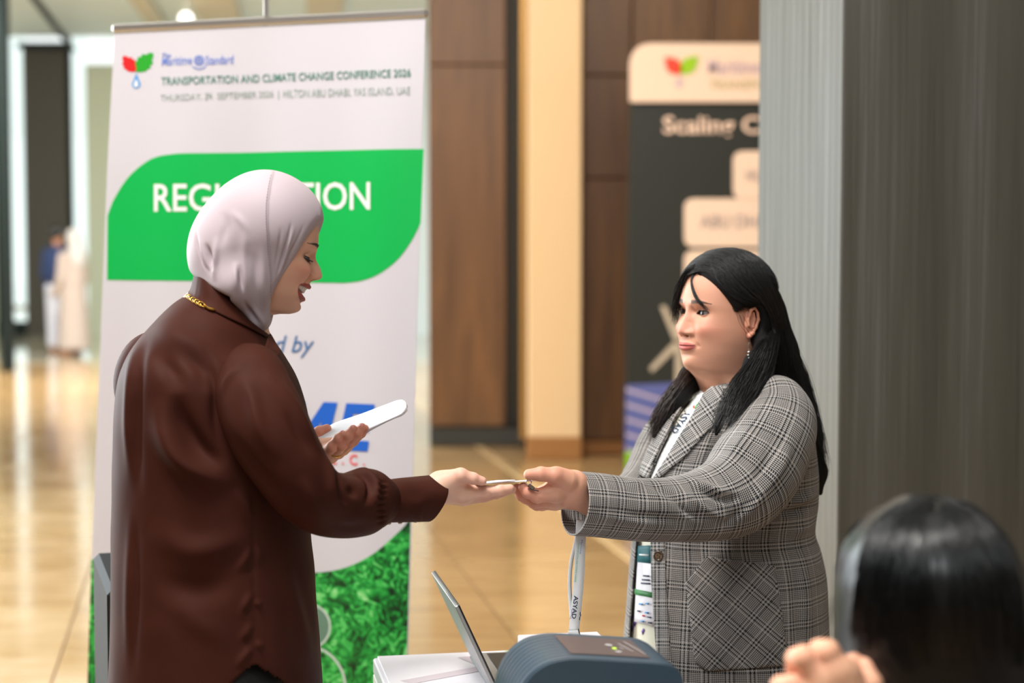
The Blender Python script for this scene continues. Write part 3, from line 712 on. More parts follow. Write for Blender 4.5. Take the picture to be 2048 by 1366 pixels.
def folds(V, Nn, specs, flip=False):
    """cloth folds: ridges (+) and creases (-) along lines on the near side of a garment; specs = (line, width, depth)"""
    q = proj(V); front = (Nn * (CAMP - V)).sum(1); w = sm(-0.0, 0.35, front / np.linalg.norm(CAMP - V, axis=1))
    d = np.zeros(len(V))
    for pl, wd, am in specs:
        pl = np.asarray(pl, float); pl = crom(np.column_stack([pl, np.zeros(len(pl))]), max(8, 4 * len(pl)))[:, :2] if len(pl) > 2 else pl
        r, t = seg_dist(q, pl); end = np.sin(PI * np.clip(t, 0, 1)) ** 1.5
        d += am * np.exp(-(r / wd) ** 2) * end
    return V + Nn * (d * w)[:, None]
def wob(V, sc, amp, seed=0):
    """smooth pseudo-random offsets for a set of points"""
    r = np.random.default_rng(seed); d = np.zeros(len(V))
    for k in range(7):
        a = r.normal(size=3); a = a / np.linalg.norm(a) * sc * r.uniform(0.6, 1.5); d += np.sin(V @ a + r.uniform(0, 6.28))
    return d / 7 * amp
def loft(rows, Ycen, n_r, n_t, yaw=0.0, sq=2.0, close=False):
    """garment trunk from rows (py, left px, right px, half depth m, [Y shift]); returns V, F, uv"""
    R = []
    for r in rows:
        py, l, rt, b = r[:4]; Y = Ycen + (r[4] if len(r) > 4 else 0)
        A = P(l, py, Y); B = P(rt, py, Y); c = (A + B) / 2; R.append([c[0], c[1], c[2], (B[0] - A[0]) / 2, b])
    R = np.array(R); a = crom(R, n_r)
    th = np.linspace(0, 2 * PI, n_t, endpoint=False); ct, st = np.cos(th), np.sin(th)
    ct = np.sign(ct) * np.abs(ct) ** (2 / sq); st = np.sign(st) * np.abs(st) ** (2 / sq)
    V = np.zeros((n_r, n_t, 3)); V[:, :, 0] = a[:, 0:1] + a[:, 3:4] * ct + a[:, 4:5] * st * math.sin(yaw); V[:, :, 1] = a[:, 1:2] + a[:, 4:5] * st * math.cos(yaw) ; V[:, :, 2] = a[:, 2:3]
    ar = np.concatenate([[0], np.cumsum(np.linalg.norm(np.diff(np.stack([a[:, 3].mean() * ct, a[:, 4].mean() * st], 1), axis=0), axis=1))])
    s = np.concatenate([[0], np.cumsum(np.linalg.norm(np.diff(a[:, :3], axis=0), axis=1))])
    uv = np.stack(np.broadcast_arrays(ar[None], s[:, None]), -1).reshape(-1, 2)
    i = np.arange(n_r - 1)[:, None] * n_t; j = np.arange(n_t)[None]; j2 = (j + 1) % n_t
    F = np.stack([i + j, i + n_t + j, i + n_t + j2, i + j2], -1).reshape(-1, 4)
    return V.reshape(-1, 3), F, uv
def sleeve(pts, n, k, Yflat=1.0, up=(0, 1, 0)):
    """sleeve through (px, py, Y, radius px)"""
    C = np.array([P(p[0], p[1], p[2]) for p in pts]); r = np.array([p[3] * p[2] / FPX for p in pts])
    V, F, uv = tube(C, r, k=k, cap=False, r2=r * Yflat, up=up, n=n)
    return V, np.array(F), uv
def orient(V, F):
    """flip the faces outward (towards growing distance from the centroid)"""
    n = vnormals(V, F); c = V.mean(0)
    return F if ((V - c) * n).sum() > 0 else F[:, ::-1]
def cloth_obj(name, V, F, uv, m, parent, thick=0.0):
    o = mesh_obj(name, V, np.asarray(F), m, parent, True, uv=uv)
    if thick:
        md = o.modifiers.new('thickness', 'SOLIDIFY'); md.thickness = thick; md.offset = -1
    return o
def bvh(V, F): return BVHTree.FromPolygons([Vector(v) for v in V], [tuple(map(int, f)) for f in F])
def drape(poly, tree, off, step=6, uvs=0.001, rot=0.0, uvo=(0, 0), back=0.25):
    """patch of cloth laid on a garment: outline in pixels, dropped on the surface, lifted by off; returns V, F, uv"""
    V2, F2 = fill2d(poly, step); out = []; last = None
    for x, y in V2:
        d = Vector(ray(x, y)); hit = tree.ray_cast(Vector(CAMP), d)
        out.append(None if hit[0] is None else np.array(hit[0]) + np.array(hit[1]) * (off if hit[1].dot(d) < 0 else -off))
    good = [i for i, q in enumerate(out) if q is not None]
    for i, q in enumerate(out):
        if q is None:
            j = min(good, key=lambda g: (V2[g][0] - V2[i][0]) ** 2 + (V2[g][1] - V2[i][1]) ** 2); out[i] = P(V2[i][0], V2[i][1], out[j][1])
    c, s = math.cos(rot), math.sin(rot); uv = (V2 @ np.array([[c, s], [-s, c]])) * uvs + np.array(uvo)
    return np.array(out), F2, uv
def patch_obj(name, poly, tree, off, m, parent, step=6, thick=0.002, **kw):
    V, F, uv = drape(poly, tree, off, step, **kw)
    o = mesh_obj(name, V, F, m, parent, True, uv=uv)
    n0 = np.array(o.data.polygons[0].normal); 
    if n0.dot(CAMP - V[0]) < 0: o.data.flip_normals()
    md = o.modifiers.new('thickness', 'SOLIDIFY'); md.thickness = thick; md.offset = -1
    return o

# ---- head
def rotm(fwd, up):
    f = unit(fwd); l = unit(np.cross(up, f)); u = np.cross(f, l); return np.stack([f, l, u], 1)   # columns: local x, y, z
def gz(y, z, cy, cz, sy, sz): return np.exp(-((y - cy) / sy) ** 2 - ((z - cz) / sz) ** 2)
def zwarp(wz, z):
    g = np.linspace(-.30, .15, 901); d = np.interp(g, wz[0], wz[1]); d[g < wz[0][0]] += (g - wz[0][0])[g < wz[0][0]]
    k = np.exp(-(np.arange(-24, 25) / 9.0) ** 2); k /= k.sum(); e = np.convolve(np.pad(d - g, 24, 'edge'), k, 'valid') + g
    return np.interp(z, g, e)
def head_mesh(o):
    """head with neck in local space (x forward, y left, z up, eyes at z = 0); o: options. Returns V, F, colour"""
    tab = np.array(o.get('tab', [
        (.1165, .005, -.020, .012), (.112, .033, -.045, .032), (.10, .058, -.068, .052), (.08, .0755, -.085, .065), (.05, .087, -.095, .0730), (.02, .0885, -.097, .0750),
        (.0, .0845, -.096, .0745), (-.02, .0830, -.092, .0730), (-.04, .0835, -.085, .0705), (-.06, .084, -.076, .0665), (-.08, .083, -.064, .0600),
        (-.098, .0795, -.054, .0510), (-.110, .0700, -.050, .0455), (-.118, .050, -.050, .0440), (-.135, .026, -.056, .0480), (-.17, .014, -.064, .0500), (-.21, .012, -.074, .0560), (-.27, .020, -.095, .0900)]), float)
    zs = np.concatenate([np.linspace(.1165, .04, 40), np.arange(.0392, -.118, -.0007), np.linspace(-.119, -.27, 34)])
    tt = crom(np.column_stack([tab[::-1, 0], tab[::-1, 1], tab[::-1, 2], tab[::-1, 3]])[:, [0, 1, 2, 3]], 400)
    fr, bk, hw = (np.interp(zs, tt[:, 0], tt[:, k]) for k in (1, 2, 3))
    th = np.concatenate([np.radians(np.arange(-76, 76.01, 0.5)), np.radians(np.arange(80, 281, 4.0))])
    nt2 = len(th); nz = len(zs)
    x0 = -0.010 * np.ones(nz); x0 = np.where(zs < -.1, np.interp(-zs, [.1, .14, .27], [-.010, -.022, -.035]), x0)
    c, s = np.cos(th)[None], np.sin(th)[None]
    nn = np.interp(zs, [-.27, -.13, -.10, -.08, -.03, .03, .116], [2, 2, 1.9, 2.05, 2.35, 2.3, 2])[:, None]
    cc = np.sign(c) * np.abs(c) ** (2 / nn); ss = np.sign(s) * np.abs(s) ** (2 / nn)
    X = x0[:, None] + np.where(c > 0, (fr - x0)[:, None], (x0 - bk)[:, None]) * cc
    Yy = hw[:, None] * ss; Z = np.repeat(zs[:, None], nt2, 1)
    y, z = Yy, Z; ay = np.abs(y)
    dx = np.zeros_like(X); ns_ = o.get('nose', 1.0); nw_ = o.get('nosew', 1.0); smile = o.get('smile', 0.0)
    # sockets, brow, cheek, muzzle, chin
    dx -= .0105 * gz(ay, z, .031, .001, .0175, .0115); dx -= .0045 * gz(ay, z, .0135, .004, .0065, .008)
    dx += .0030 * gz(ay, z, .030, .0195, .019, .0065)
    ch = o.get('cheek', 1.0); dx += .0055 * ch * gz(ay, z, .043, -.036 + .004 * smile, .019, .017); dx += .003 * smile * gz(ay, z, .036, -.036, .011, .010)
    dx += .0050 * gz(y, z, 0, -.066, .025, .020); dx += .0070 * o.get('chin', 1.0) * gz(y, z, 0, -.101, .0165, .0105); dx -= .0038 * gz(y, z, 0, -.0865, .017, .0048)
    # nose
    pz = np.array([.018, .010, .002, -.006, -.014, -.022, -.030, -.036, -.040, -.0435, -.0465, -.0495, -.053, -.058]); pa = np.array([0, .0012, .0048, .0092, .0138, .0182, .0222, .0243, .0240, .0215, .0165, .0090, .003, 0])
    tp = crom(np.column_stack([pz[::-1], pa[::-1], 0 * pz]), 120); na = np.interp(zs, tp[:, 0], tp[:, 1], 0, 0)[:, None] * ns_
    sg = np.interp(-zs, [-.02, .0, .02, .034, .046, .055], [.009, .0068, .0070, .0092, .0098, .010])[:, None] * nw_
    dx += na * np.exp(-(ay / sg) ** 2.3)
    dx += .0090 * gz(ay, z, .0128 * nw_, -.0425, .0050 * nw_, .0062); dx -= .0020 * gz(ay, z, .0185 * nw_, -.043, .003, .007)
    dx -= .0085 * gz(ay, z, .0062 * nw_, -.0490, .0036, .0026)
    # nasolabial fold
    r_, t_ = seg_dist(np.stack([ay.ravel(), z.ravel()], 1), [(.0175, -.043), (.024, -.054), (.0315, -.069)]); dx -= (.0016 + .0016 * smile) * np.exp(-(r_ / .0035) ** 2).reshape(X.shape) * (X > .03)
    # lips: corner height and opening
    mw = .0250 + .012 * smile; up_c = .006 * smile; lk = o.get('lipk', 1.0); op = o.get('open', 0.0); zm = -.0700 + up_c * np.clip(ay / mw, 0, 1.2) ** 2
    e_ = np.sqrt(np.clip(1 - (ay / mw) ** 2, 0, 1)); hu = (.0066 - .0012 * np.exp(-(y / .004) ** 2)) * e_ ** 0.8 * lk; hl = (.0084) * e_ ** 0.9 * lk
    zu = zm + op * .35 * e_; zl = zm - op * .65 * e_
    dx += .0042 * np.exp(-((z - (zu + hu * .45)) / (.0042)) ** 2) * e_; dx += .0054 * np.exp(-((z - (zl - hl * .5)) / (.0047)) ** 2) * e_
    inm = (z < zu) & (z > zl) & (ay < mw * .96)
    line = np.exp(-((z - (zu + zl) / 2) / .0013) ** 2) * sm(0, .25, e_); tth = z > zu - o.get('teeth', .55) * (zu - zl)
    dx -= np.where(inm & (op > .001), np.where(tth & (op > .004), .0040, .010) * sm(0, .25, e_), .0042 * line * (op <= .001))
    dx -= .002 * gz(ay, z, mw + .001, -.0695 + up_c, .0035, .0045)
    wgt = sm(-.005, .02, X); X = X + dx * wgt
    # eyes
    lipm = ((z > zl - hl) & (z < zu + hu) & (ay < mw) & (X > .04)).astype(float) * np.clip(e_ * 3, 0, 1)
    col = np.zeros(X.shape + (3,)); skin = np.array(o['skin'][:3]); col[:] = skin
    col *= (1 + .10 * (wob(np.stack([X.ravel(), y.ravel(), z.ravel()], 1), 90, 1.0, 3).reshape(X.shape))[..., None] * np.array([.5, .8, .8]))
    blush = gz(ay, z, .043, -.034, .02, .018) + .6 * gz(y, z, 0, -.038, .012, .010); col *= 1 - .22 * blush[..., None] * np.array([0.0, .8, .7])
    EY = o.get('eye_x', .0615); er = .0122; eu, el = o.get('lid', (.0046, .0036))
    for sd in (-1, 1):
        dy = y - sd * .031; dz = z; rr = er ** 2 - dy ** 2 - dz ** 2; xs = EY + np.sqrt(np.clip(rr, 0, None))
        reg = (X > .03) & (np.abs(dy) < .019) & (np.abs(dz) < .015)
        al = np.clip(1 - (dy / .0142) ** 2, 0, 1); tilt = .0012 * (dy * sd / .014); zt = eu * al ** .7 + tilt; zb2 = -el * al + tilt
        ap = reg & (dz < zt) & (dz > zb2) & (np.abs(dy) < .0140)
        lid = xs + .0013
        k = sm(.0165, .0115, np.sqrt(dy ** 2 + (dz * 1.25) ** 2)); X = np.where(reg & ~ap & (rr > 0), np.where(lid > X, X + (lid - X) * k, X), X)
        X = np.where(ap, xs - .0045, X)
        crease = np.exp(-((dz - zt - .0045) / .0010) ** 2) * sm(0, .4, al); X = np.where(reg, X - .0012 * crease, X)
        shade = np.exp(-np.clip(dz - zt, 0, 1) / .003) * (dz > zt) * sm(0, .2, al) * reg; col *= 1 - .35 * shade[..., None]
        edge = ((np.abs(dz - zt) < .0010) & (np.abs(dy) < .0145) & reg); col[edge] = np.array([.012, .008, .007])
        edge = ((np.abs(dz - zb2) < .0007) & (np.abs(dy) < .0135) & reg); col[edge] *= .35
        bz = o.get('brow_z', .0185) + o.get('arch', .0045) * np.sin(np.clip((dy * sd + .017) / .036, 0, 1) * PI * .78) - o.get('browtilt', 0.0) * (dy * sd) / .017 ; bw = .0034 * np.clip(1.15 - np.clip((dy * sd + .006) / .026, 0, 1), .22, 1) * o.get('browt', 1.0)
        bm = np.exp(-((z - bz) / bw) ** 4) * ((dy * sd > -.0175) & (dy * sd < .022)) * (X > .02); col = col * (1 - .9 * bm[..., None]) + np.array(o['hair'][:3]) * .9 * bm[..., None]
    lc = np.array(o.get('lip', (.42, .09, .075))); col = col * (1 - lipm[..., None]) + lc * lipm[..., None]
    if op > .001: col[inm] = np.array([.05, .012, .012])
    if op > .004:
        tm_ = inm & tth; tg = 1 - .35 * np.abs(np.cos(PI * y / .0075)) ** 14; col[tm_] = (np.array([.80, .76, .69]) * tg[..., None])[tm_]
    nst = gz(ay, z, .0062, -.0485, .0026, .0018); col *= (1 - .75 * nst)[..., None]
    # warp of the feature heights
    wz = o.get('warp')
    if wz is not None: Z = zwarp(wz, Z)
    V = np.stack([X, y, Z], -1).reshape(-1, 3) * o.get('scale', 1.0)
    i = np.arange(nz - 1)[:, None] * nt2; j = np.arange(nt2)[None]; j2 = (j + 1) % nt2
    F = np.stack([i + j, i + nt2 + j, i + nt2 + j2, i + j2], -1).reshape(-1, 4)
    return V, F, col.reshape(-1, 3)
def hand_sdf(H, h=0.0014, k=0.006):
    """H: palm [(a, ra, b, rb)...], fingers [[(p, r)...]...] in world space"""
    allp = []
    for a, ra, b, rb in H['palm']: allp += [np.array(a) - ra, np.array(a) + ra, np.array(b) - rb, np.array(b) + rb]
    for fg in H['fingers']:
        for q, r in fg: allp += [np.array(q) - r, np.array(q) + r]
    lo = np.min(allp, 0) - .006; hi = np.max(allp, 0) + .006
    def f(p):
        d = None; fd = None
        for a, ra, b, rb in H['palm']:
            e = rcone(p, a, b, ra, rb); d = e if d is None else smin(d, e, .014)
        for fg in H['fingers']:
            e = None
            for (q0, r0), (q1, r1) in zip(fg[:-1], fg[1:]):
                g = rcone(p, q0, q1, r0, r1); e = g if e is None else smin(e, g, .003)
            for (q0, r0) in fg[1:-1]: e = smin(e, np.linalg.norm(p - np.asarray(q0, np.float32), axis=1) - r0 * 1.04, .003)
            fd = e if fd is None else np.minimum(fd, e)
        return smin(d, fd, k)
    return surfnet(f, lo, hi, h)
def hand_cols(V, H, skin, pink=.5):
    c = np.tile(np.array(skin[:3]), (len(V), 1)); c *= (1 + .1 * wob(V, 120, 1, 5))[:, None]
    for fg in H['fingers']:
        for q, r in fg[1:]: 
            w = np.exp(-(np.linalg.norm(V - np.array(q), axis=1) / (r * 1.5)) ** 2); c *= 1 - (pink * .28 * w)[:, None] * np.array([0.05, .8, .75])
    return c
def hp_(pts): return [(P(x, y, Y), r * Y / FPX) for x, y, Y, r in pts]
def nails(H, dirs, m, parent):
    pass
def skin_mat(name, base, rough=0.48):
    m = mat(name, base, rough, spec=0.35, sss=0.25)
    a = N(m, 'ShaderNodeVertexColor', layer_name='Col'); L(m, a.outputs['Color'], bsdf(m).inputs['Base Color'])
    nf = noise(m, (1, 1, 1), 900, 3, .6); bump(m, nf, .10, .0006); return m
# ---- hair strands
def strands(guides, count, r=0.0007, seed=1, spread=0.006, layers=1, npt=14, tip=0.25, wander=0.002):
    """thin hair strands between neighbouring guide lines (lists of world points)"""
    rg = np.random.default_rng(seed); G = np.stack([crom(np.asarray(g), npt) for g in guides]); MBV = []; MBF = []; n = 0; kk = 3
    th = np.linspace(0, 2 * PI, kk, endpoint=False)
    for _ in range(count):
        a = rg.uniform(0, len(G) - 1.001); i = int(a); t = a - i
        p = G[i] * (1 - t) + G[i + 1] * t
        off = rg.normal(size=3) * spread; p = p + off * np.linspace(.3, 1, npt)[:, None]
        ph = rg.uniform(0, 6.28, 3); fq = rg.uniform(1, 3, 3); tt = np.linspace(0, 1, npt)[:, None]
        p = p + wander * np.sin(tt * fq * 6.28 + ph) * tt
        cut = rg.uniform(.72, 1.0); p = crom(p[:max(4, int(npt * cut))], npt)
        tg = np.gradient(p, axis=0); tg /= np.linalg.norm(tg, axis=1)[:, None]
        xx = np.cross(tg, [0.3, 1, 0.2]); xx /= np.linalg.norm(xx, axis=1)[:, None]; yy = np.cross(tg, xx)
        rr = r * rg.uniform(.6, 1.3) * np.interp(np.linspace(0, 1, npt), [0, .7, 1], [1, .9, tip])
        V = p[:, None] + (xx[:, None] * np.cos(th)[None, :, None] + yy[:, None] * np.sin(th)[None, :, None]) * rr[:, None, None]
        MBV.append(V.reshape(-1, 3)); ii = np.arange(npt - 1)[:, None] * kk; j = np.arange(kk)[None]; j2 = (j + 1) % kk
        MBF.append(np.stack([ii + j, ii + j2, ii + kk + j2, ii + kk + j], -1).reshape(-1, 4) + n); n += npt * kk
    return np.concatenate(MBV), np.concatenate(MBF)
def ell_rings(name, c, ax, rx, ry, rz, m, parent, k=24):
    V, F = globe(np.zeros(3), 1.0, k); V = np.array(V) * [rx, ry, rz]
    return MB().add(np.asarray(c) + V @ np.asarray(ax), F).obj(name, m, parent, True, 180)
def eyeballs(R, O, o, look, parent, iris=(0.03, 0.015, 0.008), sides=(-1, 1)):
    EY = o.get('eye_x', .0615); S = o.get('scale', 1.0)
    for sd in sides:
        c = O + R @ (np.array([EY, sd * .031, 0]) * S)
        e = ell_rings('eye', c, np.eye(3), .0122 * S, .0122 * S, .0122 * S, M_eyew, parent, 32)
        lk = unit(look); ir = cap_disc(c, lk, .0125 * S, .0072 * S); mesh_obj('iris', ir[0], ir[1], M_iris, e)
        ir = cap_disc(c, lk, .0127 * S, .0026 * S); mesh_obj('pupil', ir[0], ir[1], M_pupil, e)
def cap_disc(c, d, R, r, k=20):
    """spherical cap of radius r on a sphere R about c towards d"""
    d = unit(d); a = unit(np.cross(d, [0, 0.1, 1])); b = np.cross(d, a); V = [c + d * R]; F = []
    for j in range(1, 4):
        q = r * j / 3
        for i in range(k): V.append(c + d * math.sqrt(R * R - q * q) + (a * math.cos(2 * PI * i / k) + b * math.sin(2 * PI * i / k)) * q)
    for i in range(k): F.append((0, 1 + i, 1 + (i + 1) % k))
    for j in range(2):
        for i in range(k): F.append((1 + j * k + i, 1 + (j + 1) * k + i, 1 + (j + 1) * k + (i + 1) % k, 1 + j * k + (i + 1) % k))
    return V, F
M_eyew = mat('eye_white', lin(140, 128, 122), 0.3, coat=.15); M_iris = mat('dark_iris', lin(40, 25, 18), 0.3, coat=.25); M_pupil = mat('pupil', lin(8, 8, 9), 0.25, coat=.3)
def hair_mat(name, c, rough=.38):
    m = mat(name, c, rough, spec=.6); b = bsdf(m).inputs
    b['Anisotropic'].default_value = .5
    return m
def lower_body(cx, cy, hip_z, fwd, mtr, msh, parent, w=.1, rt=.085):
    """trousers and shoes below the picture's lower edge"""
    f = np.array([fwd[0], fwd[1], 0.]); f = unit(f); l = np.array([-f[1], f[0], 0])
    h = np.array([cx, cy, hip_z])
    def fn(p):
        d = ellip(p, h, (.17, .15, .12))
        for s in (-1, 1):
            a = h + l * w * s - ZA * .04; k = h + l * w * s + f * .02; k[2] = .48; an = h + l * w * s - f * .01; an[2] = .09
            d = smin(d, rcone(p, a, k, rt + .015, rt - .012), .03); d = smin(d, rcone(p, k, an, rt - .012, .055), .03)
        return smax(d, .07 - p[:, 2], .004)
    V, F = surfnet(fn, h - [.33, .33, hip_z], h + [.33, .33, .2], .011)
    mesh_obj('trousers', V, F, mtr, parent)
    for s in (-1, 1):
        a = h + l * w * s; a[2] = .04
        def fs(p, a=a): 
            d = smin(rcone(p, a - f * .05, a + f * .1 - ZA * .012, .042, .03), rcone(p, a - f * .03 + ZA * .03, a + ZA * .05, .042, .04), .02)
            return smax(d, -(p[:, 2] - .002), .003)
        V, F = surfnet(fs, a - .2, a + .2, .006); mesh_obj('shoe', V, F, msh, parent)
# ================================================================ woman in hijab and brown satin shirt
w1 = empty('person', 'woman in lilac hijab and brown satin shirt handing over a card', 'person')
SK1 = lin(228, 178, 152); M_sk1 = skin_mat('skin_fair', SK1)
Y1 = 2.90
yaw1, pit1 = math.radians(9), math.radians(17)
f1 = np.array([math.cos(yaw1) * math.cos(pit1), math.sin(yaw1) * math.cos(pit1), -math.sin(pit1)])
R1 = rotm(f1, (0, 0, 1))
h1 = dict(skin=SK1, hair=lin(30, 20, 18), smile=1.0, open=.0115, lipk=1.25, nose=.87, lid=(-.0020, .0046), cheek=1.15, chin=1.0, nosew=.92, brow_z=.0190, browt=1.0, lip=(.36, .075, .062), scale=.985,
          warp=(np.array([-.27, -.135, -.118, -.110, -.100, -.0755, -.0655, -.050, -.038, -.02, 0, .02, .12]), np.array([-.262, -.125, -.1095, -.1015, -.091, -.067, -.0505, -.0365, -.0245, -.0105, 0, .0215, .12])))
h1['tab'] = [(.1165, .000, -.020, .012), (.112, .022, -.045, .032), (.10, .045, -.068, .052), (.08, .0625, -.085, .065), (.05, .0770, -.095, .0730), (.02, .0835, -.097, .0750),
        (.0, .0825, -.096, .0745), (-.02, .0830, -.092, .0730), (-.04, .0835, -.085, .0705), (-.06, .084, -.076, .0665), (-.08, .083, -.064, .0600),
        (-.098, .0795, -.054, .0510), (-.110, .0700, -.050, .0455), (-.118, .050, -.050, .0440), (-.135, .026, -.056, .0480), (-.17, .014, -.064, .0500), (-.21, .012, -.074, .0560), (-.27, .020, -.095, .0900)]
O1 = P(617, 519, 2.873) - R1 @ (np.array([.0735, -.031, -.003]) * .985)
hv, hf, hc = head_mesh(h1); hv = O1 + hv @ R1.T
# right hand: palm up, thumb above the card, fingers below it
RH = dict(palm=[(P(840, 996, 2.90), .0235, P(884, 976, 2.925), .0245), (P(884, 974, 2.925), .0235, P(925, 984, 2.935), .0200), (P(884, 978, 2.94), .0225, P(926, 990, 2.962), .0185), (P(884, 980, 2.95), .0200, P(924, 992, 2.985), .0155),
                (P(880, 968, 2.92), .0190, P(918, 955, 2.915), .0155)],
          fingers=[hp_([(898, 962, 2.915, 20), (922, 951, 2.906, 14.5), (946, 957, 2.908, 11.5), (964, 962.5, 2.912, 9.5)]),
                   hp_([(926, 986, 2.935, 20), (972, 984, 2.935, 12), (1000, 980, 2.938, 10.5), (1020, 976.5, 2.94, 8.5)]),
                   hp_([(927, 992, 2.958, 18), (976, 989, 2.958, 11.5), (1004, 983, 2.96, 10.5), (1024, 979, 2.962, 8.5)]),
                   hp_([(926, 996, 2.98, 16), (968, 993, 2.98, 11), (994, 987, 2.98, 10), (1014, 982, 2.982, 8)]),
                   hp_([(922, 996, 2.998, 14), (955, 995, 3.0, 9.5), (975, 990, 3.0, 8.5), (992, 986, 3.0, 7.5)])])
rv, rf = hand_sdf(RH); rc = hand_cols(rv, RH, lin(226, 184, 162), .6)
# left hand under the papers
YL = 3.03
LH = dict(palm=[(P(590, 930, 3.10), .026, P(630, 908, 3.07), .025), (P(632, 905, 3.06), .024, P(672, 893, 3.055), .0180), (P(632, 912, 3.05), .022, P(660, 908, 3.035), .0155)],
          fingers=[hp_([(650, 908, 3.045, 15), (664, 893, 3.012, 11), (676, 878, 3.008, 9.5), (685, 869, 3.008, 8)]),
                   hp_([(662, 912, 3.045, 15), (682, 890, 3.014, 11.5), (696, 872, 3.01, 10.5), (706, 858, 3.01, 8.5)]),
                   hp_([(676, 904, 3.055, 15), (698, 884, 3.022, 11.5), (715, 866, 3.016, 10), (724, 854, 3.016, 8.2)]),
                   hp_([(686, 898, 3.07, 14), (706, 882, 3.045, 10.5), (722, 866, 3.035, 9.5), (730, 857, 3.032, 8)]),
                   hp_([(622, 894, 3.075, 17), (624, 876, 3.085, 13.5), (638, 864, 3.088, 11), (654, 857, 3.09, 9)])])
lv, lf = hand_sdf(LH); lcx = hand_cols(lv, LH, lin(206, 150, 124), .8)
def tors1(p):
    d = ellip(p, P(430, 800, Y1), (.11, .15, .2)); d = smin(d, ellip(p, P(432, 1150, Y1), (.12, .15, .3)), .05)
    d = smin(d, rcone(p, P(455, 640, 2.9), P(470, 580, 2.9), .06, .05), .03)
    d = smin(d, rcone(p, P(505, 790, 2.76), P(610, 985, 2.74), .045, .036), .02); d = smin(d, rcone(p, P(610, 985, 2.74), P(690, 1008, 2.79), .034, .032), .02); d = smin(d, rcone(p, P(690, 1008, 2.79), P(780, 1002, 2.878), .030, .025), .02); d = smin(d, rcone(p, P(780, 1002, 2.878), P(842, 995, 2.905), .025, .023), .02)
    d = smin(d, rcone(p, P(350, 760, 3.02), P(430, 930, 3.12), .045, .036), .02); return smin(d, rcone(p, P(430, 930, 3.12), P(590, 930, 3.10), .036, .024), .02)
tv, tf = surfnet(tors1, P(300, 1500, 2.5) - .3, P(850, 500, 3.3) + .1, .009)
bv, bf = join([(hv, hf), (rv, rf), (lv, lf), (tv, tf)])
mesh_obj('body', bv, bf, M_sk1, w1, True, col=np.concatenate([hc, rc, lcx, np.tile(np.array(SK1[:3]), (len(tv), 1))]))
# nails on the visible fingers
M_nail = mat('fingernail', lin(226, 150, 140), .25, coat=.5)
def nail(p, d, n, w, l, parent, nm='fingernail'):
    d = unit(d); n = unit(np.asarray(n) - d * np.dot(n, d)); s = np.cross(d, n)
    return ell_rings(nm, p, np.stack([d, s, n]), l, w, .0012, M_nail, parent, 12)
nail(P(960, 957, 2.909), P(964, 962, 2.912) - P(946, 957, 2.908), (0.1, -.5, .8), .0055, .008, w1)
for (x, y, Y, a) in ((683, 866, 3.0045, (12, -14)), (703, 856, 3.0055, (12, -16)), (722, 852, 3.0105, (10, -14))): nail(P(x, y, Y), P(x + a[0], y + a[1], Y) - P(x, y, Y), (-.2, -.9, .4), .004, .006, w1)
eyeballs(R1, O1, h1, R1 @ unit([.8, 0, -.5]), w1)
# lashes and brow hairs of the visible eye
M_lash = mat('black_lash', lin(10, 9, 9), .5); lm = MB()
def eloc(y, z, x): return O1 + R1 @ (np.array([x, y, z]) * .985)
for k in range(40):
    t = k / 39; yy = -.031 + (.013 - .027 * t); al = max(0, 1 - ((yy + .031) / .0142) ** 2); zt = -.0020 * al ** .7 - .0002
    xs = .0615 + math.sqrt(max(0, .0122 ** 2 - (yy + .031) ** 2 - zt ** 2)) + .001; ln = .0062 + .003 * t
    a = eloc(yy, zt, xs); b = eloc(yy - .0015 - .002 * t, zt - .0030, xs + ln * .7); c = eloc(yy - .003 - .003 * t, zt - .0018, xs + ln)
    lm.tube(crom([a, b, c], 5), [.0007, .0006, .0005, .0003, .0001], 4)
lm.obj('eyelashes', M_lash, w1)
bm_ = MB()
for k in range(70):
    t = random.random(); yy = -.031 + .006 - .026 * t; z0 = .0190 + .0045 * math.sin(min(1, max(0, (-(yy + .031) + .017) / .036)) * PI * .78) + random.uniform(-.0022, .0022) * (1 - .6 * t)
    zw = zwarp(h1['warp'], z0); xx = .0865 - 5.5 * yy * yy + .0015 - .0008
    a = eloc(yy, zw, xx); b = eloc(yy - .006, zw + .0012, .0865 - 5.5 * (yy - .006) ** 2 + .0016); bm_.tube([a, (a + b) / 2 + R1 @ np.array([.0005, 0, .0003]), b], [.00028, .00028, .0001], 3)
bm_.obj('eyebrow', mat('brow_hair', lin(36, 24, 20), .6), w1)

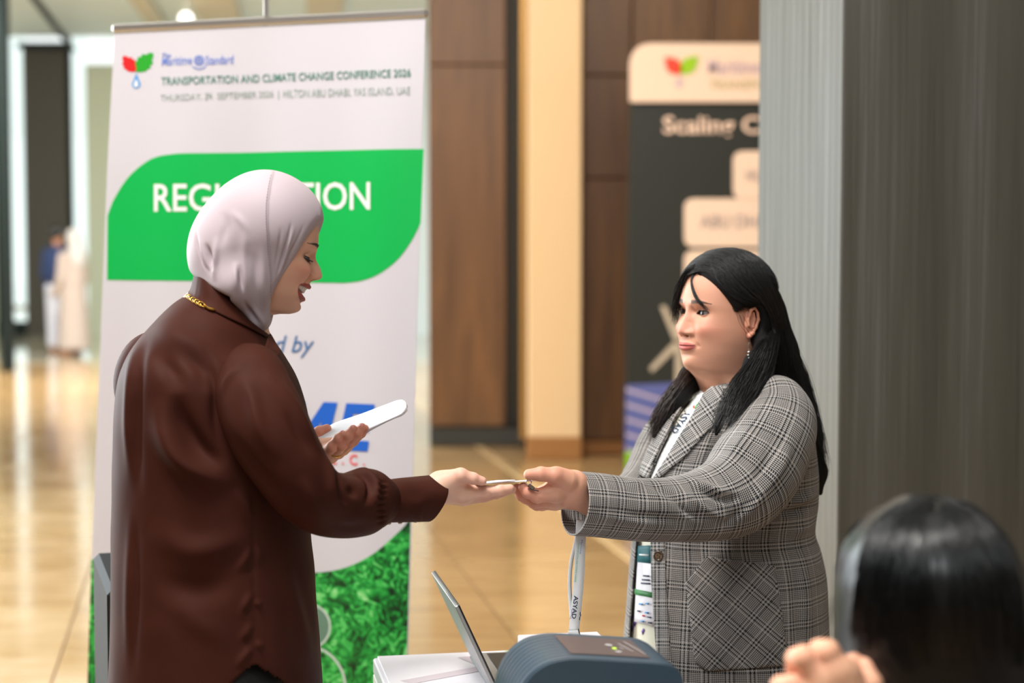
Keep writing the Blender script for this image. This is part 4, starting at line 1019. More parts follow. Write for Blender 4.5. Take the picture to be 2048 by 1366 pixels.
# ---- hijab
M_hij = mat('lilac_jersey', lin(180, 165, 172), .70, sheen=.10)
wn = noise(M_hij, (1, 1, 1), 900, 2, .6); bump(M_hij, wn, .18, .0006)
px2 = Y1 / FPX
def line_plane(a, b, side):
    """plane through two image points and the depth axis; side +1: positive to the right of a->b (seen in the picture)"""
    A = P(*a, Y1); B = P(*b, Y1); d = B - A; n = np.array([d[2], 0, -d[0]]); n = unit(n) * side; return A, n
fpA, fpN = line_plane((652, 428), (551, 598), 1)
if fpN[0] < 0: fpN = -fpN
fpN = unit(fpN + np.array([0, -0.05, 0]))
hmA, hmN = line_plane((424, 564), (490, 596), 1); hm2A, hm2N = line_plane((480, 600), (524, 664), 1)
if hm2N[2] > 0: hm2N = -hm2N
if hmN[2] > 0: hmN = -hmN
def hij(p):
    d = smin(ellip(p, P(533, 456, Y1), (112 * px2, .097, 112 * px2)), ellip(p, P(470, 492, Y1), (89 * px2, .093, 98 * px2)), .035)
    d = smin(d, ellip(p, O1 + R1 @ np.array([-.008, 0, .028]), (.099, .087, .092), R1.T), .015); d = smin(d, ellip(p, O1 + R1 @ np.array([.0, 0, -.045]), (.075, .080, .075), R1.T), .02)
    d = smin(d, ellip(p, P(452, 520, Y1), (66 * px2, .080, 74 * px2)), .030)
    e = rcone(p, P(486, 545, Y1), P(512, 634, Y1 - .03), 66 * px2, 32 * px2)
    d = smin(d, e, .03)
    d = smin(d, rcone(p, P(545, 520, Y1), P(519, 620, Y1 - .01), 52 * px2, 27 * px2), .02)
    d = smin(d, ellip(p, P(476, 568, Y1 - .02), (.050, .085, .050)), .03)
    cut = smin((p - fpA.astype(np.float32)) @ fpN.astype(np.float32), (p[:, 0] - P(546, 600, Y1)[0]), .012)
    d = smax(d, np.maximum(cut, (p[:, 0] - P(648, 600, Y1)[0])), .006)
    d1 = (p - hmA.astype(np.float32)) @ hmN.astype(np.float32); d2 = (p - hm2A.astype(np.float32)) @ hm2N.astype(np.float32)
    d = smax(d, np.minimum(d1, np.maximum(d2, P(478, 600, Y1)[0] - p[:, 0])), .006)
    return d
V, F = surfnet(hij, P(370, 690, Y1) - [0, .14, 0], P(665, 330, Y1) + [0, .14, 0], .0021)
Nn = vnormals(V, F)
seamx = [(546, 340), (540, 362), (534, 400), (533, 440), (536, 490), (540, 540), (543, 590), (543, 660)]
q = proj(V); sx = np.interp(q[:, 1], [a[1] for a in seamx], [a[0] for a in seamx]); fr = sm(.0, .3, -(Nn[:, 1]))
V = V - Nn * (.0022 * sm(0, 5, q[:, 0] - sx) * fr * sm(660, 600, q[:, 1]))[:, None]
V = folds(V, Nn, [
    ([(392, 452), (395, 490), (405, 525), (424, 552)], 3.2, -.0045), ([(400, 470), (405, 505), (418, 545)], 5, .0035), ([(411, 484), (419, 512), (428, 545)], 5, -.0075), ([(432, 470), (431, 515), (428, 566)], 6, .006),
    ([(446, 420), (452, 450), (440, 500)], 9, -.0035), ([(478, 528), (482, 560), (488, 590)], 4.5, -.0065), ([(470, 520), (471, 560), (474, 588)], 6, .004), ([(490, 455), (487, 520), (494, 590)], 9, .004), ([(508, 500), (512, 560), (518, 625)], 8, -.0035), ([(524, 480), (527, 560), (530, 640)], 8, .0030),
    ([(584, 438), (576, 475), (566, 510), (552, 560)], 2.6, -.0030), ([(592, 446), (580, 480), (568, 520), (554, 568)], 3.5, .0022), ([(609, 446), (594, 480), (576, 516), (556, 570)], 2.4, -.0028), ([(618, 450), (600, 486), (580, 522), (558, 574)], 3.2, .002), ([(563, 450), (558, 490), (549, 540)], 3, -.002),
    ([(486, 600), (500, 622), (520, 650)], 4, -.005), ([(500, 606), (514, 628), (530, 655)], 5, .004), ([(455, 420), (480, 440), (500, 470)], 8, .002)])
V += Nn * wob(V, 55, .0022, 4)[:, None]
hj = mesh_obj('hijab', V, F, M_hij, w1); tr_h = bvh(V, F)
def on(tree, pts, off):
    out = []
    for x, y in pts:
        h = tree.ray_cast(Vector(CAMP), Vector(ray(x, y)))
        if h[0] is not None: out.append(np.array(h[0]) - np.array(ray(x, y)) * off)
    return out
sp = on(tr_h, crom([(x, y, 0) for x, y in seamx], 60)[2:-3, :2] - [1.0, 0], .0004)
M_seam = mat('hijab_seam_thread', lin(150, 134, 140), .7)
sm_ = MB()
for a, b in zip(sp[::1][:-1], sp[1:]): 
    if np.linalg.norm(a - b) < .02: sm_.tube([a, a * .45 + b * .55], .0006, 5)
sm_.obj('seam_stitching', M_seam, hj)

# ---- shirt
M_sat = mat('brown_satin', lin(70, 38, 30), .60, spec=.4, sheen=.0); bsdf(M_sat).inputs['IOR'].default_value = 1.16
wn = noise(M_sat, (1, 1, 1), 700, 2, .5); bump(M_sat, wn, .05, .0004)
L(M_sat, ramp(M_sat, noise(M_sat, (1, 1, 1), 14, 4, .5), [(.3, lin(58, 29, 22)), (.7, lin(66, 34, 26))]), bsdf(M_sat).inputs['Base Color'])
rows = [(583, 385, 470, .045), (592, 366, 480, .075), (608, 343, 496, .104), (640, 310, 520, .132), (680, 277, 542, .158), (720, 256, 568, .182), (765, 243, 592, .190), (830, 238, 610, .190), (900, 237, 618, .186), (980, 235, 621, .184), (1075, 233, 622, .184), (1150, 231, 629, .188), (1250, 227, 634, .194), (1366, 221, 640, .200), (1460, 217, 645, .206)]
V, F, uv = loft(rows, Y1, 190, 240, 0.0, 2.25); F = orient(V, F); Nn = vnormals(V, F)
V = folds(V, Nn, [
    ([(318, 790), (330, 860), (365, 920), (420, 955), (470, 976)], 24, .022), ([(352, 780), (368, 850), (402, 905), (455, 935)], 20, -.020), ([(470, 976), (492, 1010), (505, 1060)], 12, .006),
    ([(300, 700), (345, 745), (352, 790)], 20, -.010), ([(340, 690), (400, 730), (420, 790)], 18, -.011), ([(300, 640), (360, 680), (440, 720)], 26, .009),
    ([(282, 640), (262, 720), (258, 830), (262, 980)], 10, .009), ([(296, 660), (276, 740), (272, 850), (280, 1000)], 9, -.009), ([(262, 1000), (258, 1150), (252, 1360)], 8, .004), ([(275, 1020), (272, 1180), (266, 1360)], 7, -.004),
    ([(300, 1050), (380, 1100), (460, 1085), (500, 1050)], 26, .011), ([(300, 1150), (390, 1180), (480, 1150)], 28, -.010), ([(320, 1180), (400, 1250), (480, 1290)], 22, .004),
    ([(508, 860), (505, 980), (507, 1100), (508, 1200), (508, 1330)], 3.2, -.0028), ([(503, 1090), (490, 1120), (470, 1150)], 7, .005), ([(506, 1130), (495, 1150)], 5, -.005), ([(512, 1090), (520, 1110), (514, 1130)], 5, .004),
    ([(506, 1180), (492, 1205), (480, 1240)], 6, .005), ([(511, 1200), (520, 1215)], 5, .005), ([(506, 1240), (494, 1262), (480, 1290)], 6, .005), ([(507, 1290), (490, 1310), (470, 1340)], 6, .006), ([(512, 1280), (522, 1300)], 5, .005), ([(500, 1215), (488, 1232)], 5, -.004), ([(500, 1270), (488, 1290)], 5, -.004),
    ([(560, 1130), (590, 1220), (620, 1340)], 12, .006), ([(580, 1100), (612, 1200), (632, 1300)], 10, -.005), ([(405, 680), (428, 760), (432, 860), (460, 930)], 9, -.008)])
V += Nn * wob(V, 16, .007, 8)[:, None] + Nn * wob(V, 45, .0010, 9)[:, None]
q = proj(V); near = Nn[:, 1] < .15
hem = 1331 + np.where(q[:, 0] < 508, (508 - q[:, 0]) * .92, (q[:, 0] - 508) * .62); hem = np.minimum(hem, 1425)
cline = np.interp(q[:, 0], [340, 366, 400, 430, 471, 500, 540, 560, 600], [568, 577, 597, 614, 642, 660, 678, 680, 680])
kill = (near & (q[:, 1] > hem)) | ((q[:, 1] < cline - 24) & (near | (q[:, 0] < 480))); V_s, F_s = V, F[~kill[F].any(1)]
tr_full = bvh(V, F); shirt = cloth_obj('shirt', V_s, F_s, uv, M_sat, w1, .0012); tr_s = bvh(V_s, F_s)
# right sleeve, gathered into a long cuff
S = [(492, 722, 2.80, 40), (503, 752, 2.755, 66), (512, 795, 2.725, 80), (535, 855, 2.705, 86), (572, 920, 2.70, 80), (606, 972, 2.71, 72), (645, 1003, 2.74, 67), (690, 1010, 2.785, 66), (728, 1003, 2.825, 68), (752, 1003, 2.85, 57), (770, 1003, 2.868, 44), (778, 1003, 2.876, 41)]
V, F, uv = sleeve(S, 150, 120); F = orient(V, F); Nn = vnormals(V, F)
ga = [([(752, y0), (764, y0 + 3), (777, 1003 + (y0 - 1003) * .93)], 2.6, -.0042) for y0 in (962, 973, 984, 996, 1008, 1020, 1031, 1042)] + [([(746, y0), (762, y0 + 2), (776, 1003 + (y0 - 1003) * .93)], 2.6, .0030) for y0 in (967, 978, 990, 1002, 1014, 1026, 1037)]
V = folds(V, Nn, ga + [([(669, 935), (672, 960), (678, 990), (692, 1014)], 6, -.014), ([(655, 900), (660, 950), (666, 990), (690, 1030)], 10, .008), ([(690, 952), (712, 948), (734, 958), (739, 984), (724, 1018)], 5, -.008), ([(676, 950), (700, 942), (730, 944), (750, 965), (750, 1000), (735, 1030)], 7, .009), ([(690, 975), (704, 985), (706, 1000)], 8, -.006),
    ([(470, 745), (500, 790), (520, 860), (560, 930)], 15, .010), ([(540, 740), (570, 800), (600, 870), (630, 920)], 11, -.010), ([(520, 730), (556, 770), (585, 830), (615, 890)], 11, .010), ([(560, 760), (590, 810), (620, 870), (648, 915)], 9, .007), ([(450, 850), (490, 910), (540, 970), (600, 1030)], 15, -.010), ([(600, 950), (620, 990), (660, 1040)], 14, .006), ([(640, 1035), (690, 1055), (750, 1045)], 10, -.005), ([(500, 720), (480, 735), (455, 760), (440, 800)], 6, .005)])
V += Nn * wob(V, 40, .003, 12)[:, None]
cloth_obj('sleeve', V, F, uv, M_sat, w1, .0012); tr_sl = bvh(V, F)
# left sleeve, mostly hidden behind the body
S = [(330, 690, 2.99, 44), (300, 730, 3.0, 62), (294, 785, 3.02, 62), (322, 860, 3.07, 58), (420, 930, 3.13, 54), (520, 932, 3.13, 46), (580, 932, 3.11, 36), (606, 922, 3.09, 33)]
V, F, uv = sleeve(S, 80, 60); F = orient(V, F); Nn = vnormals(V, F); V = folds(V, Nn, [([(234, 745), (240, 790), (248, 860)], 8, .006)]); V += Nn * wob(V, 40, .004, 13)[:, None]
cloth_obj('sleeve', V, F, uv, M_sat, w1, .0012)
# cuff with small buttons
S = [(770, 1003, 2.868, 43), (800, 1001, 2.885, 44.5), (835, 999, 2.905, 45.5), (866, 997, 2.922, 47), (873, 996.5, 2.926, 47.5)]
V, F, uv = sleeve(S, 40, 72); F = orient(V, F); Nn = vnormals(V, F)
q = proj(V); V[:, 0] -= np.where(q[:, 0] > 835, (sm(975, 1046, q[:, 1]) * 20 * sm(835, 870, q[:, 0])) * 2.9 / FPX, 0); V[:, 0] += np.where(q[:, 0] > 835, sm(1000, 950, q[:, 1]) * 4 * 2.9 / FPX * sm(835, 870, q[:, 0]), 0)
V = folds(V, Nn, [([(790, 985), (830, 990), (868, 985)], 12, -.002), ([(800, 1020), (840, 1030)], 8, .002)]); V += Nn * wob(V, 50, .0015, 14)[:, None]
cuff = cloth_obj('cuff', V, F, uv, M_sat, w1, .0016)
for x, y in ((778, 1047), (800, 1045.5), (831, 1043)): ell_rings('button', P(x, y, 2.895), np.eye(3), .004, .004, .0025, mat('pearl_button', lin(214, 204, 196), .2, coat=.6) if x == 778 else bpy.data.materials['pearl_button'], cuff, 12)
# collar: a folded band sloping from nape to throat
def ringc(back, front, ry, n=90, Yb=Y1, Yf=Y1 + .02, lift=0):
    A = P(*back, Yb); B = P(*front, Yf); c = (A + B) / 2; a = (A - B) / 2; out = []
    for t in np.linspace(0, 2 * PI, n, endpoint=False): out.append(c + a * math.cos(t) + np.array([0, -ry, 0]) * math.sin(t) + ZA * lift * abs(math.sin(t)))
    return np.array(out)
prof_c = [ringc((404, 566), (500, 664), .058, lift=.026, Yf=Y1), ringc((402, 549), (505, 656), .064, lift=.032, Yf=Y1), ringc((397, 547), (510, 656), .070, lift=.034, Yf=Y1), ringc((389, 556), (517, 668), .090, lift=.032, Yf=Y1), ringc((379, 566), (524, 681), .106, lift=.030, Yf=Y1), ringc((372, 573), (530, 692), .118, lift=.028, Yf=Y1)]
for k_, ex in ((4, .006), (5, .0035)):
    for i_ in range(90):
        h_ = tr_full.find_nearest(Vector(prof_c[k_][i_])); prof_c[k_][i_] = np.array(h_[0]) + np.array(h_[1]) * ex
n = 90; V = np.concatenate(prof_c); F = np.array([(r * n + i, r * n + (i + 1) % n, (r + 1) * n + (i + 1) % n, (r + 1) * n + i) for r in range(len(prof_c) - 1) for i in range(n) if i < 42 or i > 74])
V = crom(np.concatenate(prof_c).reshape(len(prof_c), -1), 26).reshape(-1, 3) if False else V
oc = cloth_obj('collar', V, F[:, ::-1], V[:, :2], M_sat, w1, .002); sd = oc.modifiers.new('smooth', 'SUBSURF'); sd.levels = 2; sd.render_levels = 2
oc.modifiers.move(1, 0)
# open collar point at the throat
cp = [P(538, 668, 2.86), P(556, 700, 2.83), P(549, 716, 2.80), P(528, 700, 2.79)]
mesh_obj('collar_point', cp + [q + np.array([.003, .004, 0]) for q in cp], [(0, 1, 2, 3), (7, 6, 5, 4), (0, 4, 5, 1), (1, 5, 6, 2), (2, 6, 7, 3), (3, 7, 4, 0)], M_sat, w1, False)
# gold chain below the collar
M_gd = mat('gold_chain', lin(206, 160, 74), .22, metal=1.0)
def torus_at(c, nrm, R, r, k=14, m=6, sq=1.0, d=None):
    nrm = unit(nrm); a = unit(d - nrm * np.dot(d, nrm)) if d is not None else unit(np.cross(nrm, [0.2, 0.3, 1])); b = np.cross(nrm, a); V = []; F = []
    for i in range(k):
        t = 2 * PI * i / k; e = a * math.cos(t) * sq + b * math.sin(t); e0 = unit(e)
        for j in range(m):
            s = 2 * PI * j / m; V.append(c + e * R + e0 * r * math.cos(s) + nrm * r * math.sin(s))
    for i in range(k):
        for j in range(m): F.append((i * m + j, ((i + 1) % k) * m + j, ((i + 1) % k) * m + (j + 1) % m, i * m + (j + 1) % m))
    return V, F
neck = empty('necklace', None); neck.parent = w1; neck['label'] = 'gold chain necklace showing under the collar'
cpth = crom([(366, 582, 0), (374, 591, 0), (385, 599, 0), (398, 606, 0), (408, 611, 0)], 13)[:, :2]
pw = on(tr_full, cpth, .008)
for i in range(len(pw) - 1):
    d = pw[i + 1] - pw[i]; nr = np.array([0.15, -1, .35]) if i % 2 else np.array([.5, -.6, .8])
    v, f = torus_at((pw[i] + pw[i + 1]) / 2, nr, .0038, .0009, sq=1.35, d=d); MB().add(v, f).obj('chain_link', M_gd, neck, True, 180)
pe = on(tr_full, crom([(407, 610, 0), (418, 617, 0), (431, 620, 0)], 6)[:, :2], .006)
if len(pe) > 2: MB().tube(pe, [.001] + [.0024] * (len(pe) - 2) + [.001], 8).obj('curved_bar', M_gd, neck, True)
# ring on the ring finger of the hand with the papers
rp = P(671, 902, 3.028); v, f = torus_at(rp, P(682, 890, 3.014) - P(662, 912, 3.045), .0118, .0016, 24, 8); MB().add(v, f).obj('finger_ring', M_gd, w1, True, 180)
M_trk = mat('black_trousers', lin(14, 15, 17), .7); M_shoe = mat('black_shoe', lin(16, 15, 15), .3)
lower_body(P(432, 1200, Y1)[0], Y1, .86, f1, M_trk, M_shoe, w1)
# ================================================================ woman in checked jacket
w2 = empty('person', 'woman with long black hair in grey checked blazer receiving a card', 'person')
SK2 = lin(218, 161, 135); M_sk2 = skin_mat('skin_tan', SK2)
Y2 = 3.43
b2 = math.radians(31); f2 = unit([-math.cos(b2), -math.sin(b2), .05]); R2 = rotm(f2, (0.03, 0, 1))
h2 = dict(skin=SK2, hair=lin(24, 18, 17), smile=.12, open=.0016, lid=(.0054, .0040), cheek=1.5, chin=.8, nosew=1.38, nose=.80, brow_z=.0200, arch=.0030, browtilt=.0016, browt=1.3, lip=(.50, .13, .11),
          tab=[(.1165, .005, -.020, .012), (.112, .033, -.045, .032), (.10, .058, -.068, .052), (.08, .0745, -.085, .065), (.05, .0855, -.095, .0730), (.02, .0875, -.097, .0755),
               (.0, .0840, -.096, .0760), (-.02, .0825, -.092, .0760), (-.04, .0830, -.085, .0755), (-.06, .084, -.076, .0735), (-.08, .083, -.066, .0690),
               (-.098, .0800, -.060, .0625), (-.110, .0730, -.058, .0575), (-.118, .060, -.058, .0550), (-.135, .040, -.060, .0560), (-.17, .022, -.068, .0570), (-.21, .020, -.078, .0630), (-.27, .030, -.10, .0950)],
          warp=(np.array([-.27, -.112, -.0700, -.048, -.038, 0, .12]), np.array([-.27, -.114, -.0655, -.0450, -.0350, 0, .12])))
O2 = P(1403, 627, 3.362) - R2 @ np.array([.0735, .031, 0])
hv, hf, hc = head_mesh(h2); hv = O2 + hv @ R2.T; hv2, hf2 = hv, hf
def lo2(x, y, z): return O2 + R2 @ np.array([x, y, z])
# near ear
ec = np.array([-.012, .0765, -.012]); ea = np.stack([unit([.96, .2, .1]), unit([-.28, .95, .1]), unit([-.08, -.12, 1])])     # rows: forward, out, up
def ear(p):
    q = (p - O2.astype(np.float32)) @ R2.astype(np.float32) - ec.astype(np.float32); q = q @ ea.T.astype(np.float32)
    d = ellip(q, (0, .000, 0), (.0165, .0045, .029))
    hx = [(.010, .006, .010), (.008, .0085, .022), (-.002, .010, .0285), (-.012, .0105, .021), (-.0150, .0105, .006), (-.011, .008, -.010), (-.004, .005, -.022)]
    for a, b in zip(hx[:-1], hx[1:]): d = smin(d, rcone(q, a, b, .0032, .0032), .0025)
    d = smin(d, rcone(q, (-.004, .005, -.022), (.003, .003, -.029), .0050, .0048), .004)
    ax = [(-.004, .006, .018), (-.007, .0065, .006), (-.004, .006, -.010)]
    for a, b in zip(ax[:-1], ax[1:]): d = smin(d, rcone(q, a, b, .0026, .0028), .003)
    d = smin(d, rcone(q, (.011, .004, .003), (.009, .005, -.008), .004, .0035), .004)
    return smax(d, -ellip(q, (.004, .0085, -.001), (.0062, .007, .0095)), .002)
ev, ef = surfnet(ear, lo2(*ec) - .05, lo2(*ec) + .05, .0009)
# left hand: palm up under the card, thumb on top
LH2 = dict(palm=[(P(1180, 1002, 3.03), .0275, P(1146, 978, 3.005), .0275), (P(1146, 974, 3.0), .0255, P(1112, 982, 2.985), .0205), (P(1146, 984, 3.01), .0245, P(1110, 996, 3.005), .0190), (P(1146, 990, 3.02), .0220, P(1110, 1002, 3.03), .0165),
                 (P(1148, 965, 2.99), .0200, P(1116, 953, 2.97), .0170)],
           fingers=[hp_([(1134, 962, 2.975, 21), (1110, 951, 2.962, 16.5), (1082, 948, 2.958, 14), (1058, 949, 2.956, 11)]),
                    hp_([(1112, 984, 2.978, 20), (1074, 992, 2.972, 14), (1056, 984, 2.97, 12.5), (1047, 975, 2.97, 10.5)]),
                    hp_([(1110, 996, 3.0, 19), (1068, 1003, 3.0, 13.5), (1044, 990, 2.998, 12), (1034, 977, 2.996, 10)]),
                    hp_([(1110, 1003, 3.026, 17), (1074, 1008, 3.026, 12.5), (1052, 996, 3.024, 11.5), (1042, 984, 3.022, 9.5)]),
                    hp_([(1112, 1006, 3.048, 14), (1084, 1010, 3.05, 11), (1066, 1002, 3.05, 10), (1056, 992, 3.05, 8.5)])])
v2h, f2h = hand_sdf(LH2); c2h = hand_cols(v2h, LH2, lin(220, 166, 140), .7)
RH2 = dict(palm=[(P(1190, 985, 3.16), .025, P(1150, 985, 3.10), .026), (P(1150, 975, 3.1), .024, P(1118, 972, 3.08), .017), (P(1150, 996, 3.1), .022, P(1120, 1000, 3.08), .0165)],
           fingers=[hp_([(1120, 972, 3.08, 18), (1098, 975, 3.08, 11), (1082, 980, 3.08, 9)]), hp_([(1118, 982, 3.085, 18), (1094, 986, 3.085, 11), (1078, 988, 3.085, 9)]), hp_([(1118, 992, 3.085, 17), (1096, 995, 3.085, 11), (1082, 996, 3.085, 9)]), hp_([(1120, 1000, 3.08, 15), (1104, 1002, 3.08, 10), (1092, 1002, 3.08, 8)]), hp_([(1140, 962, 3.08, 16), (1122, 956, 3.07, 12), (1106, 958, 3.068, 9)])])
v2r, f2r = hand_sdf(RH2, .002); c2r = hand_cols(v2r, RH2, lin(220, 166, 140), .7)
def tors2(p):
    d = ellip(p, P(1480, 900, Y2), (.12, .13, .14)); d = smin(d, ellip(p, P(1450, 1180, Y2), (.15, .13, .25)), .05)
    d = smin(d, rcone(p, P(1490, 830, 3.44), O2 + R2 @ np.array([-.03, 0, -.15]), .075, .052), .04)
    d = smin(d, rcone(p, P(1540, 850, 3.27), P(1450, 1010, 3.15), .055, .042), .02); d = smin(d, rcone(p, P(1450, 1010, 3.15), P(1178, 1002, 3.03), .042, .027), .02)
    d = smin(d, rcone(p, P(1420, 860, 3.58), P(1285, 948, 3.55), .034, .020), .02); d = smin(d, rcone(p, P(1285, 948, 3.55), P(1246, 992, 3.33), .020, .018), .01); return smin(d, rcone(p, P(1246, 992, 3.33), P(1190, 992, 3.16), .018, .022), .01)
tv, tf = surfnet(tors2, [P(1150, 900, 3.1)[0] - .05, 2.9, .6], [P(1660, 900, 3.4)[0], 3.75, 1.5], .009)
bv, bf = join([(hv, hf), (ev, ef), (v2h, f2h), (v2r, f2r), (tv, tf)])
ecol = np.tile(np.array(SK2[:3]) * [1.0, .86, .82], (len(ev), 1))
mesh_obj('body', bv, bf, M_sk2, w2, True, col=np.concatenate([hc, ecol, c2h, c2r, np.tile(np.array(SK2[:3]), (len(tv), 1))]))
for (x, y, Y, d, n_) in ((1060, 943.5, 2.9545, (-14, 2), (0, -.5, .8)),): nail(P(x, y, Y), P(x + d[0], y + d[1], Y) - P(x, y, Y), n_, .0060, .0085, w2)
eyeballs(R2, O2, h2, unit([-1, -.48, -.02]), w2)
for sd in (1, -1):
    lm = MB()
    for k in range(18):
        t = k / 17; yy = sd * (.031 - .012 + .026 * t); dy = yy - sd * .031; al = max(0, 1 - (dy / .0142) ** 2); zt = .0054 * al ** .7 + .0012 * dy * sd / .014
        xs = .0615 + math.sqrt(max(0, .0122 ** 2 - dy ** 2 - zt ** 2)) + .0012; a = lo2(xs, yy, zt); b = lo2(xs + .004, yy + sd * .001, zt + .0002); c = lo2(xs + .006, yy + sd * .002, zt + .0025)
        lm.tube(crom([a, b, c], 4), [.00036, .0003, .0002, .0001], 3)
    lm.obj('eyelashes', M_lash, w2)
# earring
M_sil = mat('polished_silver', lin(214, 214, 216), .12, metal=1.0)
er = empty('earring'); er.parent = w2; er['label'] = 'silver drop earring'
MB().tube(crom([P(1499, 685, 3.285), P(1496, 694, 3.283), P(1499, 702, 3.283), P(1496, 710, 3.284)], 10), [.0011] * 10, 8).obj('wire', M_sil, er, True)
for x, y, r in ((1498, 704, .0028), (1497, 710, .0022), (1497.5, 716, .0014)): ell_rings('bead', P(x, y, 3.283), np.eye(3), r, r, r * .8, M_sil, er, 12)

# ---- checked cloth
M_plaid = mat('glen_check_wool', lin(110, 108, 104), .85, spec=.2, sheen=.15)
uvn = N(M_plaid, 'ShaderNodeUVMap', uv_map='UVMap'); sx_ = N(M_plaid, 'ShaderNodeSeparateXYZ'); L(M_plaid, uvn.outputs['UV'], sx_.inputs[0])
TH = .00088
def thread(c):
    i = mth(M_plaid, 'FLOOR', mth(M_plaid, 'DIVIDE', c, TH)); sec = mth(M_plaid, 'LESS_THAN', mth(M_plaid, 'FRACT', mth(M_plaid, 'DIVIDE', c, TH * 44)), .45)
    a = mth(M_plaid, 'LESS_THAN', mth(M_plaid, 'MODULO', mth(M_plaid, 'ADD', i, 4000), 8), 4); b = mth(M_plaid, 'LESS_THAN', mth(M_plaid, 'MODULO', mth(M_plaid, 'ADD', i, 4000), 4), 2)
    return i, mth(M_plaid, 'ADD', mth(M_plaid, 'MULTIPLY', sec, a), mth(M_plaid, 'MULTIPLY', mth(M_plaid, 'SUBTRACT', 1.0, sec), b))
iu, du = thread(sx_.outputs['X']); iv, dv = thread(sx_.outputs['Y'])
tw = mth(M_plaid, 'LESS_THAN', mth(M_plaid, 'MODULO', mth(M_plaid, 'ADD', mth(M_plaid, 'ADD', iu, iv), 8000), 4), 2)
dk = mth(M_plaid, 'ADD', mth(M_plaid, 'MULTIPLY', tw, du), mth(M_plaid, 'MULTIPLY', mth(M_plaid, 'SUBTRACT', 1.0, tw), dv))
L(M_plaid, ramp(M_plaid, dk, [(.0, lin(168, 162, 158)), (1.0, lin(22, 26, 31))]), bsdf(M_plaid).inputs['Base Color'])
bump(M_plaid, noise(M_plaid, (1, 1, 1), 1400, 2, .5), .3, .0008)
rows = [(757, 1462, 1530, .035), (766, 1424, 1566, .085), (784, 1394, 1592, .130), (815, 1362, 1610, .158), (850, 1327, 1622, .170), (900, 1297, 1630, .176), (950, 1276, 1634, .178), (1000, 1268, 1632, .176), (1060, 1264, 1626, .172), (1100, 1261, 1638, .176), (1150, 1257, 1648, .184), (1220, 1252, 1652, .192), (1290, 1247, 1656, .198), (1366, 1243, 1662, .204), (1450, 1238, 1668, .208)]
M_cream = bpy.data.materials.get('cream_shirt') or mat('cream_shirt', lin(226, 220, 200), .6)
V, F, uv = loft([(r[0], r[1] + 9, r[2] - 10, r[3] - .010) for r in rows], Y2, 110, 150, 0, 2.2); F = orient(V, F); Nn = vnormals(V, F); V += Nn * wob(V, 40, .003, 21)[:, None]
q = proj(V); lim = np.interp(q[:, 0], [1390, 1420, 1470, 1620], [770, 790, 800, 800]); 
blouse = cloth_obj('blouse', V, F, uv, M_cream, w2, .001); tr_b = bvh(V, F)
V, F, uv = loft(rows, Y2, 200, 260, 0, 2.25); F = orient(V, F); Nn = vnormals(V, F)
V = folds(V, Nn, [([(1640, 985), (1600, 1000), (1560, 1010)], 9, .010), ([(1632, 1005), (1590, 1022), (1540, 1030)], 8, -.010), ([(1630, 1040), (1600, 1060), (1570, 1070)], 10, .006), ([(1560, 1030), (1550, 1150), (1565, 1250), (1585, 1366)], 3, -.003), ([(1600, 1080), (1610, 1180), (1620, 1300)], 14, .007), ([(1590, 1100), (1596, 1200), (1604, 1320)], 10, -.006),
    ([(1440, 860), (1420, 920), (1400, 960)], 10, -.012), ([(1470, 1090), (1440, 1110), (1400, 1105)], 12, .004), ([(1330, 1090), (1336, 1200), (1345, 1366)], 12, .004)])
V += Nn * wob(V, 18, .006, 22)[:, None] + Nn * wob(V, 50, .0016, 23)[:, None]
q = proj(V); near = Nn[:, 1] < .25
vop = [(1396, 768), (1351, 837), (1320, 900), (1297, 962), (1313, 962), (1350, 897), (1390, 836), (1415, 796), (1424, 778), (1440, 764), (1470, 752)]
def inpoly(Q, poly):
    B = np.array(poly, float); ins = np.zeros(len(Q), bool); j = len(B) - 1
    for i in range(len(B)):
        yi, yj = B[i, 1], B[j, 1]
        if yi != yj: ins ^= ((yi > Q[:, 1]) != (yj > Q[:, 1])) & (Q[:, 0] < (B[j, 0] - B[i, 0]) * (Q[:, 1] - yi) / (yj - yi) + B[i, 0])
        j = i
    return ins
lowop = [(1274, 1060), (1300, 1060), (1302, 1120), (1304, 1173), (1311, 1279), (1318, 1366), (1326, 1460), (1240, 1460), (1252, 1366), (1258, 1277), (1265, 1180), (1272, 1086)]
kill = near & (inpoly(q, vop) | inpoly(q, lowop)); Fj = F[~kill[F].any(1)]
jk = empty('blazer'); jk.parent = w2; jk['label'] = 'grey glen check wool blazer'
cloth_obj('bodice', V, Fj, uv, M_plaid, jk, .0025); tr_j = bvh(V, F)
